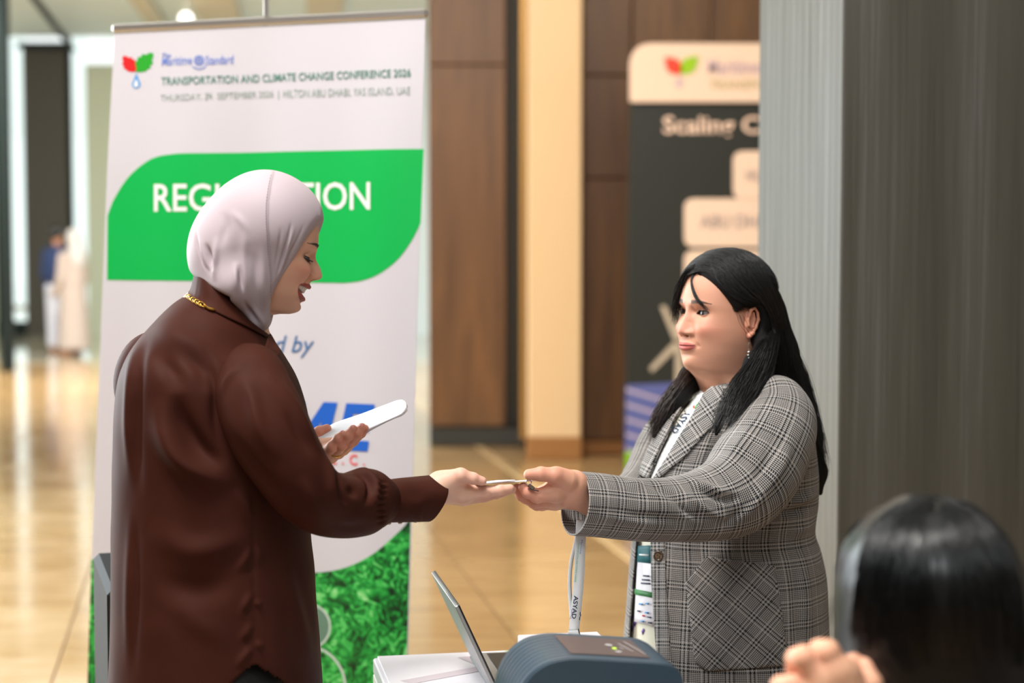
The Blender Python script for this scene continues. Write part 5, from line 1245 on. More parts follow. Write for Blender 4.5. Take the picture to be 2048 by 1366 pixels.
# left sleeve
S = [(1545, 785, 3.33, 40), (1556, 806, 3.29, 58), (1558, 838, 3.26, 74), (1543, 882, 3.225, 86), (1512, 938, 3.19, 92), (1472, 984, 3.16, 86), (1420, 1008, 3.135, 76), (1350, 1019, 3.10, 66), (1270, 1019, 3.06, 63), (1200, 1012, 3.035, 64), (1150, 1008, 3.015, 64.5)]
V, F, uv = sleeve(S, 190, 150); F = orient(V, F); Nn = vnormals(V, F)
V = folds(V, Nn, [([(1380, 965), (1410, 985), (1450, 1000), (1490, 995)], 7, -.011), ([(1368, 958), (1395, 970), (1440, 985), (1480, 975)], 9, .012), ([(1350, 975), (1385, 1000), (1430, 1030), (1470, 1035)], 8, .008), ([(1340, 985), (1370, 1020), (1410, 1045)], 7, -.008), ([(1240, 1030), (1320, 1035), (1400, 1055)], 8, -.006), ([(1180, 1030), (1260, 1042), (1340, 1060)], 8, .005), ([(1290, 965), (1330, 985), (1360, 1010)], 8, -.006), ([(1250, 960), (1290, 975)], 8, .005),
    ([(1520, 830), (1480, 890), (1440, 950)], 14, .006), ([(1560, 860), (1530, 930), (1490, 990)], 12, -.006), ([(1590, 850), (1565, 930), (1520, 1000)], 10, .005), ([(1500, 1010), (1470, 1035), (1430, 1060)], 8, -.006), ([(1545, 960), (1500, 1020), (1450, 1050)], 10, .006), ([(1500, 780), (1470, 830), (1450, 880)], 7, -.005)])
V += Nn * wob(V, 34, .004, 24)[:, None]
cloth_obj('sleeve', V, F, uv, M_plaid, jk, .003)
S = [(1400, 815, 3.55, 40), (1340, 860, 3.6, 44), (1298, 915, 3.58, 40), (1276, 950, 3.5, 31), (1244, 990, 3.32, 34), (1182, 994, 3.17, 31)]
V, F, uv = sleeve(S, 80, 60); F = orient(V, F); Nn = vnormals(V, F); V += Nn * wob(V, 50, .006, 25)[:, None]; cloth_obj('sleeve', V, F, uv, M_plaid, jk, .003)
# lapels, patch pocket, pocket welt, button
patch_obj('lapel', [(1310, 958), (1350, 893), (1386, 836), (1408, 794), (1424, 778), (1446, 776), (1452, 812), (1437, 848), (1418, 861), (1373, 913), (1322, 956)], tr_j, .006, M_plaid, jk, 5, .003, rot=.6)
patch_obj('lapel', [(1392, 775), (1351, 837), (1320, 900), (1298, 958), (1282, 950), (1290, 920), (1308, 880), (1330, 835), (1366, 785)], tr_j, .005, M_plaid, jk, 5, .003, rot=-.5)
patch_obj('patch_pocket', rounded([(1413, 1112), (1480, 1122), (1548, 1131), (1560, 1200), (1574, 1310), (1567, 1331), (1490, 1337), (1412, 1342), (1390, 1322), (1372, 1164)], [2, 2, 2, 2, 2, 6, 2, 10, 10, 4], 3), tr_j, .0045, M_plaid, jk, 7, .003, rot=.86)
patch_obj('front_facing', [(1303, 1084), (1330, 1082), (1334, 1180), (1340, 1280), (1348, 1400), (1322, 1400), (1312, 1280), (1305, 1173)], tr_j, .003, M_plaid, jk, 6, .002, uvo=(.013, 0))
M_horn = mat('brown_horn_button', lin(74, 58, 44), .25, coat=.5); pb_ = on(tr_j, [(1317, 1112)], .008)[0]
bt = MB().add(*torus_at(pb_, (-.25, -1, .1), .0085, .0026, 24, 8)).obj('button', M_horn, jk, True, 180); ell_rings('button_disc', pb_ + np.array([0, .0012, 0]), np.eye(3), .0088, .0018, .0088, mat('tan_horn', lin(120, 98, 74), .3), bt, 20)
for a, b in ((-.0025, .002), (.0025, -.002)): ell_rings('thread_hole', pb_ + np.array([a, -.0006, b]), np.eye(3), .0011, .0006, .0011, M_pupil, bt, 8)
lower_body(P(1450, 1250, Y2)[0], Y2, .82, f2, mat('charcoal_trousers', lin(30, 32, 36), .8), M_shoe, w2, .075, .072)

# ---- hair
M_hair2 = hair_mat('black_hair', lin(17, 16, 17), .40)
M_hairb = mat('black_hair_mass', lin(13, 12, 13), .75, spec=.25)
def hair2(p):
    q = (p - O2.astype(np.float32)) @ R2.astype(np.float32)
    d = ellip(q, (-.014, 0, .033), (.108, .094, .099))
    d = smin(d, ellip(q, (-.045, 0, -.03), (.070, .086, .095)), .03)
    # hairline: a plane from the forehead to the front of the ear
    n = unit([.80, 0, -.60]).astype(np.float32); d = smax(d, (q - np.array([.0620, 0, .060], np.float32)) @ n - .012 * np.clip(-q[:, 1] / .08, 0, 1), .006)
    d = smax(d, -ellip(q, (-.002, .105, -.016), (.036, .047, .042)), .006)
    for pts in ([(1526, 630, 3.46, 48), (1548, 710, 3.47, 46), (1577, 790, 3.48, 42), (1607, 870, 3.47, 34), (1632, 945, 3.45, 20), (1640, 985, 3.45, 6)],
                [(1510, 610, 3.50, 55), (1530, 700, 3.50, 55), (1540, 790, 3.50, 50)],
                [(1530, 690, 3.36, 20), (1510, 728, 3.315, 19), (1480, 772, 3.275, 16), (1452, 815, 3.245, 11), (1436, 850, 3.235, 5), (1432, 870, 3.232, 3)],
                [(1420, 720, 3.52, 34), (1385, 755, 3.47, 24), (1352, 796, 3.425, 20), (1326, 840, 3.41, 13), (1308, 872, 3.405, 5)]):
        e = None
        for a, b in zip(pts[:-1], pts[1:]):
            g = rcone(p, P(*a[:3]), P(*b[:3]), a[3] * a[2] / FPX, b[3] * b[2] / FPX); e = g if e is None else smin(e, g, .02)
        d = smin(d, e, .018)
    return d
V, F = surfnet(hair2, [P(1290, 700, 3.4)[0], 3.12, P(1400, 1000, 3.4)[2]], [P(1680, 700, 3.4)[0], 3.66, P(1400, 490, 3.4)[2]], .003)
Nn = vnormals(V, F); hb = mesh_obj('hair', V, F, M_hairb, w2); tr_hr = bvh(V, F)
def castg(gs, off): return [g for g in ((lambda o: crom(np.array(o), 16) if len(o) >= 3 else None)(on(tr_hr, crom([(x, y, 0) for x, y in l], 20)[:, :2], off)) for l in gs) if g is not None]
GA = [[(1384, 536), (1382, 556), (1392, 586), (1420, 614), (1448, 632), (1474, 644)], [(1398, 526), (1402, 556), (1422, 588), (1454, 612), (1484, 622)], [(1420, 519), (1432, 554), (1458, 588), (1490, 606), (1524, 616)], [(1446, 514), (1464, 552), (1494, 586), (1528, 606), (1540, 620)]]
GA2 = [[(1446, 514), (1470, 554), (1506, 588), (1536, 622), (1548, 680), (1544, 740)], [(1474, 515), (1500, 556), (1532, 602), (1552, 660), (1554, 750)], [(1500, 521), (1530, 570), (1556, 630), (1568, 700), (1574, 760)], [(1520, 530), (1548, 586), (1570, 650), (1586, 730), (1600, 790)], [(1530, 540), (1560, 602), (1580, 676), (1598, 750), (1622, 830), (1636, 900)]]
V, F = strands(castg(GA2, .0015), 1300, .00055, 13, .0014, wander=.0014); mesh_obj('hair_strands', V, F, M_hair2, hb)['kind'] = 'stuff'
V, F = strands(castg(GA, .0015), 1000, .00055, 3, .0012, wander=.0012); mesh_obj('hair_strands', V, F, M_hair2, hb)['kind'] = 'stuff'
GB = [[P(*q) for q in l] for l in ([(1500, 545, 3.40), (1530, 620, 3.42), (1552, 700, 3.43), (1574, 790, 3.44), (1600, 870, 3.43), (1622, 950, 3.42), (1632, 985, 3.42)], [(1515, 545, 3.41), (1550, 600, 3.42), (1576, 690, 3.43), (1600, 770, 3.44), (1626, 860, 3.43), (1640, 940, 3.43), (1644, 985, 3.43)], [(1526, 548, 3.44), (1558, 605, 3.46), (1584, 680, 3.46), (1614, 760, 3.47), (1638, 850, 3.46), (1650, 930, 3.45), (1650, 985, 3.45)])]
V, F = strands(GB, 700, .0006, 5, .006, wander=.005); mesh_obj('hair_strands', V, F, M_hair2, hb)['kind'] = 'stuff'
GC = [[P(*q) for q in l] for l in ([(1530, 620, 3.42), (1534, 660, 3.40), (1518, 690, 3.335), (1494, 730, 3.285), (1458, 780, 3.245), (1430, 830, 3.215), (1420, 890, 3.205)], [(1536, 610, 3.42), (1542, 655, 3.40), (1530, 692, 3.32), (1508, 735, 3.275), (1476, 785, 3.235), (1446, 835, 3.205), (1430, 885, 3.200)], [(1542, 610, 3.43), (1550, 655, 3.41), (1541, 695, 3.33), (1526, 745, 3.28), (1498, 795, 3.235), (1464, 840, 3.205), (1438, 875, 3.20)], [(1550, 620, 3.44), (1558, 660, 3.42), (1552, 700, 3.36), (1540, 750, 3.30), (1516, 790, 3.25), (1480, 830, 3.21), (1446, 860, 3.20)])]
V, F = strands(GC, 900, .0006, 6, .004, wander=.006); mesh_obj('hair_strands', V, F, M_hair2, hb)['kind'] = 'stuff'
M_hair2b = hair_mat('dark_brown_hair_ends', lin(52, 38, 32), .45)
GD = [[P(*q) for q in l] for l in ([(1400, 735, 3.46), (1368, 770, 3.42), (1338, 815, 3.40), (1312, 860, 3.395), (1298, 905, 3.39)], [(1384, 730, 3.45), (1356, 768, 3.42), (1326, 806, 3.40), (1304, 850, 3.39), (1300, 880, 3.39)], [(1372, 735, 3.46), (1344, 780, 3.43), (1316, 820, 3.41), (1300, 865, 3.40)])]
V, F = strands(GD, 380, .0006, 7, .005, wander=.005); mesh_obj('hair_strands', V, F, M_hair2b, hb)['kind'] = 'stuff'
GT = []
for x_ in np.linspace(.085, -.105, 14):
    g_ = []
    for ph_ in np.linspace(-.75, 1.35, 14):
        xq = x_ - .022 * max(0, ph_) ** 1.3; k_ = math.sqrt(max(0, 1 - ((xq + .014) / .1095) ** 2)); g_.append(lo2(xq, .0955 * math.sin(ph_) * k_, .033 + .1005 * math.cos(ph_) * k_))
    GT.append(np.array(g_))
V, F = strands(GT, 1300, .0005, 15, .0008, wander=.0012); mesh_obj('hair_strands', V, F, M_hair2, hb)['kind'] = 'stuff'
GE = [[P(*q) for q in l] for l in ([(1404, 526, 3.40), (1376, 540, 3.40), (1358, 575, 3.41), (1350, 620, 3.42), (1350, 660, 3.43)], [(1410, 524, 3.40), (1382, 536, 3.39), (1366, 566, 3.40), (1358, 610, 3.42), (1356, 650, 3.43)])]
V, F = strands(GE, 170, .0006, 8, .004, wander=.004); mesh_obj('hair_strands', V, F, M_hair2, hb)['kind'] = 'stuff'
tr_hd = bvh(hv2, hf2)
def casth(gs, off): return [crom(np.array(o), 16) for o in (on(tr_hd, crom([(x, y, 0) for x, y in l], 20)[:, :2], off) for l in gs) if len(o) >= 3]
GF = casth([[(1386, 545), (1380, 560), (1386, 590), (1402, 612), (1422, 628)], [(1392, 545), (1384, 562), (1393, 592), (1412, 616), (1434, 634)]], .003)
if len(GF) == 2:
    V, F = strands(GF, 30, .0006, 9, .0012, wander=.0015); mesh_obj('hair_strands', V, F, M_hair2, hb)['kind'] = 'stuff'
GG = [[P(*q) for q in l] for l in ([(1470, 628, 3.275), (1478, 655, 3.27), (1494, 672, 3.268), (1502, 690, 3.27)], [(1486, 630, 3.27), (1500, 655, 3.262), (1512, 668, 3.262), (1506, 690, 3.268)])]
V, F = strands(GG, 4, .0004, 10, .0015, wander=.002); mesh_obj('hair_strands', V, F, M_hair2, hb)['kind'] = 'stuff'

# ---- lanyard with conference badge round her neck
M_ribw = mat('white_ribbon', lin(236, 238, 240), .5); M_navy = ink('navy_print', 28, 44, 70); M_bteal = ink('badge_teal', 22, 96, 104); M_bgrn = ink('badge_green', 60, 130, 70); M_purp = ink('purple_print', 120, 90, 170)
ly = empty('lanyard_badge', 'white lanyard with printed conference badge worn over cream blouse', 'badge')
patch_obj('ribbon', [(1403, 782), (1373, 826), (1332, 893), (1304, 957), (1300, 968), (1312, 972), (1322, 944), (1352, 894), (1380, 848), (1396, 822), (1416, 796)], tr_b, .004, M_ribw, ly, 5, .0012)
def ptext(s, TL, TR, BL, BR, tree, off, m, par, bold=.0):
    V2, F2 = text_mesh(s, bold); Q = quadmap(V2, TL, TR, BL, BR); out = []
    for x, y in Q:
        h = tree.ray_cast(Vector(CAMP), Vector(ray(x, y))); out.append(P(x, y, h[0][1]) - np.array(ray(x, y)) * off if h[0] else P(x, y, 3.3))
    return mesh_obj('lettering', out, F2, m, par, False)
ptext('ASYAD', (1383, 824), (1352, 868), (1368, 820), (1342, 862), tr_b, .014, M_navy, ly, .02)
for pl, m in (([(1384, 812), (1390, 806), (1388, 818)], M_leafred), ([(1388, 816), (1397, 803), (1394, 818)], M_leafgreen)):
    mesh_obj('leaf_mark', [P(x, y, tr_b.ray_cast(Vector(CAMP), Vector(ray(x, y)))[0][1]) - np.array(ray(x, y)) * .014 for x, y in pl], [(0, 1, 2)], m, ly, False)
bd = patch_obj('badge_card', [(1281, 1092), (1312, 1090), (1322, 1256), (1273, 1243)], tr_b, .005, M_card, ly, 14, .001)
def bpr(poly, m, nm, off=.0065): patch_obj(nm, poly, tr_b, off, m, ly, 14, .0004)
bpr([(1281, 1092), (1312, 1090), (1313, 1128), (1278, 1124)], M_bteal, 'header_print'); bpr([(1275, 1178), (1316, 1186), (1317, 1197), (1275, 1189)], M_bgrn, 'green_band')
for k, t in enumerate(('Mr. A. Lee', 'Event Team', 'Conference')): pass
for (x, y, w, m) in ((1292, 1150, 12, M_navy), (1290, 1158, 15, M_navy), (1288, 1165, 18, M_navy), (1284, 1206, 8, M_drop), (1296, 1205, 8, M_drop), (1281, 1220, 6, M_navy), (1295, 1223, 8, M_drop), (1290, 1229, 5, M_leafred), (1300, 1232, 8, M_navy), (1288, 1240, 6, M_drop), (1301, 1243, 8, M_navy), (1285, 1108, 18, M_inkwhite)):
    bpr([(x, y), (x + w, y + 1), (x + w, y + 4), (x, y + 3)], m, 'small_print', .0075)
for x, y, r in ((1262, 1236, .5), (1268, 1246, .2), (1263, 1256, .6), (1284, 1262, .3)): patch_obj('flower_print', [(x, y), (x + 4, y - 6), (x + 6, y - 2), (x + 2, y + 8)], tr_b, .0015, M_purp, blouse, 8, .0003)
# ================================================================ things in hands
M_paper = mat('white_paper', lin(232, 230, 236), .6)
pap = empty('folded_papers', 'white folded paper sheets held by woman in hijab', 'paper')
def sheet_pts(k):
    """one sheet: top edge further off, bottom edge resting on the fingers, right end curling over"""
    top = crom([(640, 866, 3.10), (668, 847, 3.11), (720, 829, 3.115), (770, 810, 3.11), (798, 800, 3.10), (809, 802, 3.09), (814, 809, 3.078)], 26); bot = crom([(622, 886, 3.055), (640, 896, 3.045), (690, 883, 3.032), (740, 858, 3.030), (780, 839, 3.035), (804, 828, 3.05), (813, 817, 3.068)], 26)
    return top, bot
for k in range(3):
    top, bot = sheet_pts(k); nu = 12; V = []
    for i in range(26):
        A = P(*top[i]); B = P(*bot[i])
        for j in range(nu + 1):
            t = j / nu; sag = .008 * math.sin(PI * t) * (.3 + .7 * i / 25); V.append(A * (1 - t) + B * t + np.array([.0006 * k, -sag + .0012 * k, -.0016 * k + .0006 * k * math.sin(i * .4)]))
    F = [(i * (nu + 1) + j, (i + 1) * (nu + 1) + j, (i + 1) * (nu + 1) + j + 1, i * (nu + 1) + j + 1) for i in range(25) for j in range(nu)]
    o = mesh_obj('paper_sheet', V, F, M_paper, pap); md = o.modifiers.new('thickness', 'SOLIDIFY'); md.thickness = .0006
# badge card passed between the two hands, with its lanyard clip
cdp = empty('badge_card', 'thin badge card with metal clip passed between the two women', 'card')
a, b = P(953, 968.5, 2.925), P(1102, 959, 2.985); e1 = unit(b - a); e2 = unit(np.array([0, 1, -.125]) - e1 * np.dot([0, 1, -.125], e1)); e3 = np.cross(e1, e2)
Lc = np.linalg.norm(b - a)
MB().box((a + b) / 2 + e2 * .03, (Lc / 2, .034, .0008), np.array([e1, e2, e3]), .0003).obj('card', M_card, cdp)
MB().box((a * .75 + b * .25) + e2 * .028 + e3 * .0016, (Lc * .24, .036, .0010), np.array([unit(e1 + .035 * e3), e2, e3]), .0003).obj('leaflet', M_paper, cdp)
cl = P(1057, 967, 2.955)
MB().add(*torus_at(cl + ZA * .002, (.2, -1, .1), .0042, .0010, 16, 6, 1.2, np.array([1.0, 0, 0]))).obj('clip_ring', M_sil, cdp, True, 180)
MB().box(cl + np.array([.005, 0, -.006]), (.006, .0025, .0032), np.array([unit([1, 0, -.75]), [0, 1, 0], unit([.75, 0, 1])]), .001).obj('clip', M_sil, cdp)
MB().tube([cl + np.array([-.001, -.002, -.009]), cl + np.array([.018, -.002, -.013])], .0011, 6).obj('clip_bar', mat('dark_metal', lin(52, 44, 42), .3, metal=.8), cdp)
# loose lanyard hanging from the same hand
hl = empty('hanging_lanyard', 'white printed lanyard loop hanging from checked sleeve above printer', 'lanyard')
def ribbon(name, cen, w, m, par, t=.0008, tw=0.0):
    c = crom(cen, 40); V = []
    for i, q in enumerate(c):
        A = np.array([math.cos(tw), math.sin(tw), 0]) * w / 2; V += [q - A, q + A]
    F = [(2 * i, 2 * i + 1, 2 * i + 3, 2 * i + 2) for i in range(39)]
    o = mesh_obj(name, V, F, m, par); md = o.modifiers.new('thickness', 'SOLIDIFY'); md.thickness = t; return o
YLn = 3.03
ribbon('ribbon', [P(1163, 1040, YLn + .01), P(1161, 1076, YLn), P(1159, 1130, YLn), P(1156, 1180, YLn), P(1151, 1230, YLn), P(1148, 1262, YLn)], .0195, M_ribw, hl, tw=.2)
ribbon('ribbon', [P(1158, 1040, YLn + .03), P(1152, 1080, YLn + .03), P(1142, 1125, YLn + .03), P(1139, 1170, YLn + .03), P(1142, 1220, YLn + .02), P(1146, 1258, YLn + .008)], .011, M_ribw, hl, tw=.9)
MB().box(P(1148, 1266, YLn), (.0105, .0016, .0045), np.array([unit([1, 0.2, .02]), unit([-.2, 1, 0]), [0, 0, 1]]), .0006).obj('end_crimp', M_ribw, hl)
MB().tube([P(1157, 1258, YLn - .003), P(1160, 1272, YLn - .003)], .0014, 6).obj('clip', M_sil, hl)
MB().tube([P(1148, 1270, YLn), P(1148, 1300, YLn)], .003, 6).obj('clip', M_sil, hl)
def ltext(s, TL, TR, BL, BR, m, bold=0.0):
    V2, F2 = text_mesh(s, bold); mesh_obj('lettering', [P(x, y, YLn - .006) for x, y in quadmap(V2, TL, TR, BL, BR)], F2, m, hl, False)
# lettering runs down the ribbon
ltext('ASYAD', (1157, 1192), (1152, 1238), (1148, 1191), (1143, 1237), M_navy, .02)
ltext('SHIPPING', (1146, 1218), (1143, 1238), (1142.5, 1218), (1139.5, 1238), M_purp)
ltext('TRANSPORTATION AND CLIMATE CHANGE', (1159, 1084), (1152, 1164), (1156, 1084), (1149, 1164), M_inkgreen)
ltext('Maritime', (1166, 1080), (1163, 1108), (1162, 1080), (1159, 1108), M_inkblue)
for (x, y, h) in ((1160, 1224, 6), (1161, 1229, 4), (1159, 1233, 7)): mesh_obj('script_mark', [P(x, y, YLn - .006), P(x + 1.5, y, YLn - .006), P(x + 1, y + h, YLn - .006), P(x - 1, y + h, YLn - .006)], [(0, 1, 2, 3)], M_navy, hl, False)

# ================================================================ seated person close to the camera
w3 = empty('person', 'seated person with dark hair seen from behind, hand raised beside face', 'person')
SK3 = lin(224, 170, 138); M_sk3 = skin_mat('skin_light', SK3)
Y3 = 1.92
def H3(x, y, Y, r): return (P(x, y, Y), r * Y / FPX)
HD = dict(palm=[(*H3(1700, 1470, 1.84, 42), *H3(1690, 1420, 1.84, 44)), (*H3(1690, 1415, 1.84, 42), *H3(1640, 1372, 1.835, 34)), (*H3(1695, 1410, 1.84, 42), *H3(1668, 1345, 1.835, 36)), (*H3(1705, 1420, 1.85, 40), *H3(1690, 1350, 1.84, 34)), (*H3(1760, 1560, 1.88, 44), *H3(1702, 1470, 1.84, 42))],
          fingers=[hp_([(1630, 1392, 1.835, 32), (1586, 1372, 1.835, 23), (1562, 1372, 1.85, 20), (1556, 1390, 1.87, 18)]), hp_([(1648, 1366, 1.835, 34), (1608, 1316, 1.835, 25), (1594, 1318, 1.855, 22), (1590, 1345, 1.875, 20)]), hp_([(1672, 1345, 1.835, 34), (1654, 1306, 1.835, 26), (1640, 1302, 1.86, 23), (1634, 1330, 1.88, 20)]), hp_([(1692, 1348, 1.85, 30), (1708, 1330, 1.87, 22), (1724, 1322, 1.89, 20), (1740, 1340, 1.9, 18)]), hp_([(1715, 1420, 1.84, 34), (1742, 1370, 1.845, 24), (1736, 1335, 1.86, 20), (1715, 1322, 1.875, 17)])])
v3, f3 = hand_sdf(HD, .002); c3 = hand_cols(v3, HD, lin(232, 180, 148), .5)
def tors3(p):
    d = ellip(p, P(1856, 1180, Y3), (.072, .085, .085)); d = smin(d, rcone(p, P(1855, 1280, Y3), P(1862, 1420, Y3), .05, .055), .03)
    d = smin(d, ellip(p, P(1868, 1680, Y3), (.19, .12, .22)), .05); d = smin(d, ellip(p, P(1868, 2000, Y3), (.16, .13, .16)), .06)
    d = smin(d, rcone(p, P(1640, 1520, Y3), P(1600, 1950, 1.85), .045, .036), .03); d = smin(d, rcone(p, P(1600, 1950, 1.85), P(1758, 1560, 1.88), .036, .024), .02)
    d = smin(d, rcone(p, P(2090, 1520, Y3), P(2140, 1950, 1.95), .045, .036), .03); d = smin(d, rcone(p, P(2140, 1950, 1.95), P(1980, 2050, 2.15), .036, .03), .02)
    for s in (-1, 1):
        hpj = P(1868, 2080, Y3) + np.array([.09 * s, 0, 0]); kn = hpj + np.array([0.02 * s + .08, .36, .0]); an = kn + np.array([0, .02, 0]); an[2] = .08
        d = smin(d, rcone(p, hpj, kn, .075, .055), .03); d = smin(d, rcone(p, kn, an, .052, .036), .02); d = smin(d, rcone(p, an - ZA * .03, an + np.array([0, .12, -.05]), .035, .028), .02)
    return d
tv, tf = surfnet(tors3, [.25, 1.7, 0.0], [.75, 2.5, 1.30], .009)
bv, bf = join([(v3, f3), (tv, tf)]); mesh_obj('body', bv, bf, M_sk3, w3, True, col=np.concatenate([c3, np.tile(np.array(SK3[:3]), (len(tv), 1))]))
M_top3 = mat('black_top', lin(22, 24, 28), .8)
def top3(p):
    d = smin(ellip(p, P(1868, 1690, Y3), (.205, .135, .235)), ellip(p, P(1868, 2010, Y3), (.175, .145, .17)), .06)
    d = smin(d, rcone(p, P(1640, 1520, Y3), P(1600, 1950, 1.85), .058, .048), .03); d = smin(d, rcone(p, P(1600, 1950, 1.85), P(1730, 1620, 1.87), .048, .038), .02)
    d = smin(d, rcone(p, P(2090, 1520, Y3), P(2140, 1950, 1.95), .058, .048), .03); return smin(d, rcone(p, P(2140, 1950, 1.95), P(2010, 2030, 2.1), .048, .038), .02)
V, F = surfnet(top3, [.2, 1.7, .5], [.8, 2.3, 1.2], .009); mesh_obj('top', V, F, M_top3, w3)
def leg3(p):
    d = None
    for s in (-1, 1):
        hpj = P(1868, 2080, Y3) + np.array([.09 * s, 0, 0]); kn = hpj + np.array([0.02 * s + .08, .36, .0]); an = kn + np.array([0, .02, 0]); an[2] = .12
        e = smin(rcone(p, hpj, kn, .088, .066), rcone(p, kn, an, .066, .05), .02); d = e if d is None else smin(d, e, .03)
    return d
V, F = surfnet(leg3, [.25, 1.75, .05], [.75, 2.5, .85], .01); mesh_obj('trousers', V, F, M_trk, w3)
# hair: straight bob-length black hair
M_hair3 = hair_mat('dark_hair_glossy', lin(11, 13, 16), .33)
def hair3(p):
    d = ellip(p, P(1858, 1165, Y3), (.104, .118, .100)); d = smin(d, ellip(p, P(1880, 1340, Y3), (.118, .115, .14)), .04)
    d = smin(d, rcone(p, P(1750, 1130, 1.97), P(1725, 1300, 1.98), .034, .018), .02)
    return d
V, F = surfnet(hair3, [P(1600, 1200, Y3)[0], 1.72, .82], [P(2200, 1200, Y3)[0], 2.12, 1.32], .004); Nn = vnormals(V, F); 
hb3 = mesh_obj('hair', V + Nn * wob(V * [1, 1, .25], 150, .0025, 31)[:, None], F, M_hair3, w3); tr3 = bvh(V, F)
def castg3(gs, off): return [crom(np.array(o), 16) for o in (on(tr3, crom([(x, y, 0) for x, y in l], 20)[:, :2], off) for l in gs) if len(o) >= 3]
G3 = [[(1850, 1000), (1790, 1010), (1740, 1060), (1715, 1140), (1705, 1240), (1700, 1340)], [(1860, 998), (1810, 1030), (1770, 1100), (1755, 1200), (1775, 1300), (1820, 1380)], [(1870, 998), (1850, 1050), (1835, 1140), (1835, 1240), (1860, 1366)], [(1880, 998), (1900, 1040), (1930, 1140), (1940, 1240), (1950, 1366)], [(1890, 998), (1950, 1030), (1990, 1110), (2015, 1220), (2030, 1366)], [(1900, 1000), (1975, 1040), (2020, 1110), (2045, 1220), (2060, 1366)]]
V, F = strands(castg3(G3, .002), 900, .0008, 33, .002, wander=.003); mesh_obj('hair_strands', V, F, M_hair3, hb3)['kind'] = 'stuff'
M_hair3b = hair_mat('brown_hair_fringe', lin(40, 32, 28), .75)
G4 = [[P(*q) for q in l] for l in ([(1742, 1035, 1.94), (1706, 1062, 1.95), (1690, 1120, 1.96), (1682, 1190, 1.97), (1672, 1280, 1.97)], [(1760, 1030, 1.94), (1722, 1070, 1.95), (1704, 1130, 1.95), (1694, 1200, 1.96), (1686, 1290, 1.96)])]
V, F = strands(G4, 220, .0007, 34, .005, wander=.006); mesh_obj('hair_strands', V, F, M_hair3b, hb3)['kind'] = 'stuff'
st = empty('office_stool', 'dark stool under seated person close to camera', 'stool')
sc0 = P(1868, 2080, Y3); MB().tube([[sc0[0], sc0[1], sc0[2] - .19], [sc0[0], sc0[1], sc0[2] - .13]], .19, 28).obj('seat', M_leath, st, True)
for k in range(4):
    a = PI / 4 + k * PI / 2; MB().tube([[sc0[0] + .12 * math.cos(a), sc0[1] + .12 * math.sin(a), sc0[2] - .19], [sc0[0] + .2 * math.cos(a), sc0[1] + .2 * math.sin(a), 0.0]], .014).obj('leg', M_frame, st)

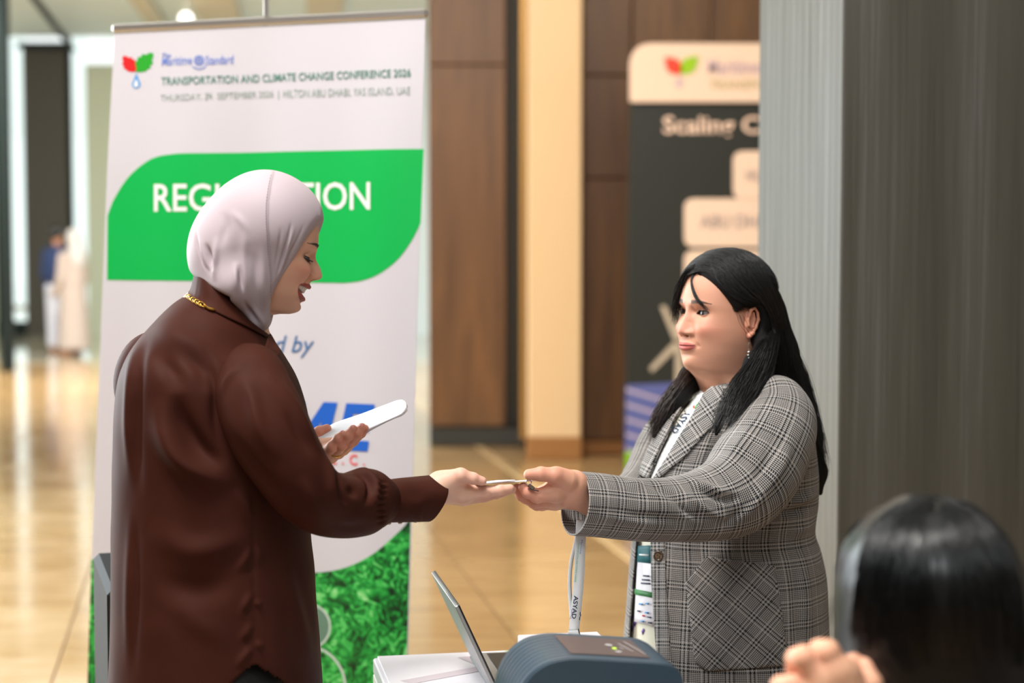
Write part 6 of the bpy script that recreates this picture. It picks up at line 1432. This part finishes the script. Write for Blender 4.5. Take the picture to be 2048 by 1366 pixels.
# ================================================================ two people far off in the lobby
M_thobe = mat('pale_robe', lin(176, 160, 150), .8); M_nav = mat('navy_jacket', lin(34, 52, 92), .8); M_gutra = mat('white_headcloth', lin(186, 182, 178), .8); M_pale = mat('pale_trousers', lin(214, 214, 226), .8)
def far_person(label, px, Y, h, turn, robe, mtop, mleg, mhead):
    o = empty('person', label, 'person', 'visitors in the lobby'); c = np.array([wx(px, Y), Y, 0.0]); S_ = h / 1.75; fw = np.array([math.cos(turn), math.sin(turn), 0]); lf_ = np.array([-fw[1], fw[0], 0])
    def body(p):
        d = ellip(p, c + ZA * 1.62 * S_, (.085, .085, .115)); d = smin(d, rcone(p, c + ZA * 1.4 * S_, c + ZA * 1.55 * S_, .06, .05), .03); d = smin(d, ellip(p, c + ZA * 1.15 * S_, (.15, .14, .3)), .04)
        for s in (-1, 1):
            sh = c + lf_ * .18 * s + ZA * 1.38 * S_; el_ = sh + lf_ * .05 * s - ZA * .3; ha = el_ + fw * .12 - ZA * .22
            d = smin(d, rcone(p, sh, el_, .05, .04), .03); d = smin(d, rcone(p, el_, ha, .04, .035), .02)
            hp0 = c + lf_ * .09 * s + ZA * .9 * S_; d = smin(d, rcone(p, hp0, c + lf_ * .1 * s + ZA * .07, .08, .05), .03); d = smin(d, rcone(p, c + lf_ * .1 * s + ZA * .05, c + lf_ * .1 * s + fw * .15 + ZA * .04, .045, .035), .02)
        d = smin(d, rcone(p, c + ZA * 1.61 * S_ + fw * .085, c + ZA * 1.585 * S_ + fw * .105, .012, .014), .01)
        return d
    V, F = surfnet(body, c - [.5, .5, .01], c + [.5, .5, 1.85], .02); mesh_obj('body', V, F, M_sk2f, o)
    def gown(p):
        d = ellip(p, c + ZA * 1.18 * S_, (.19, .17, .32))
        for s in (-1, 1):
            sh = c + lf_ * .18 * s + ZA * 1.38 * S_; el_ = sh + lf_ * .05 * s - ZA * .3; ha = el_ + fw * .10 - ZA * .17; d = smin(d, rcone(p, sh, el_, .068, .06), .03); d = smin(d, rcone(p, el_, ha, .06, .058), .02)
        if robe: d = smin(d, rcone(p, c + ZA * 1.0 * S_, c + ZA * .15, .17, .22), .06); return smax(d, .09 - p[:, 2], .01)
        return smax(d, .82 * S_ - p[:, 2], .01)
    V, F = surfnet(gown, c - [.5, .5, 0], c + [.5, .5, 1.7], .02); mesh_obj('robe' if robe else 'jacket', V, F, mtop, o)
    if not robe:
        def lg(p):
            d = ellip(p, c + ZA * .86 * S_, (.16, .13, .12))
            for s in (-1, 1): d = smin(d, rcone(p, c + lf_ * .09 * s + ZA * .9 * S_, c + lf_ * .1 * s + ZA * .12, .1, .07), .03)
            return d
        V, F = surfnet(lg, c - [.4, .4, 0], c + [.4, .4, 1.1], .02); mesh_obj('trousers', V, F, mleg, o)
    def hd_(p):
        d = ellip(p, c + ZA * 1.66 * S_ - fw * .025, (.1, .1, .11))
        if robe: d = smin(d, rcone(p, c + ZA * 1.6 * S_ - fw * .05, c + ZA * 1.32 * S_ - fw * .06, .1, .15), .04)
        return smax(d, (p - (c + fw * .045 + ZA * 1.66 * S_).astype(np.float32)) @ unit(fw - ZA * .5).astype(np.float32), .01)
    V, F = surfnet(hd_, c + [-.35, -.35, 1.1], c + [.35, .35, 1.9], .015); mesh_obj('headcloth' if robe else 'hair', V, F, mhead, o)
M_sk2f = mat('far_skin', lin(190, 136, 108), .6)
far_person('distant visitor in navy jacket and pale trousers in lobby', 116, 23.9, 1.78, 1.2, False, M_nav, M_pale, M_hair2)
far_person('distant visitor in long pale robe and white headcloth in lobby', 146, 23.2, 1.72, 2.6, True, M_thobe, M_pale, M_gutra)
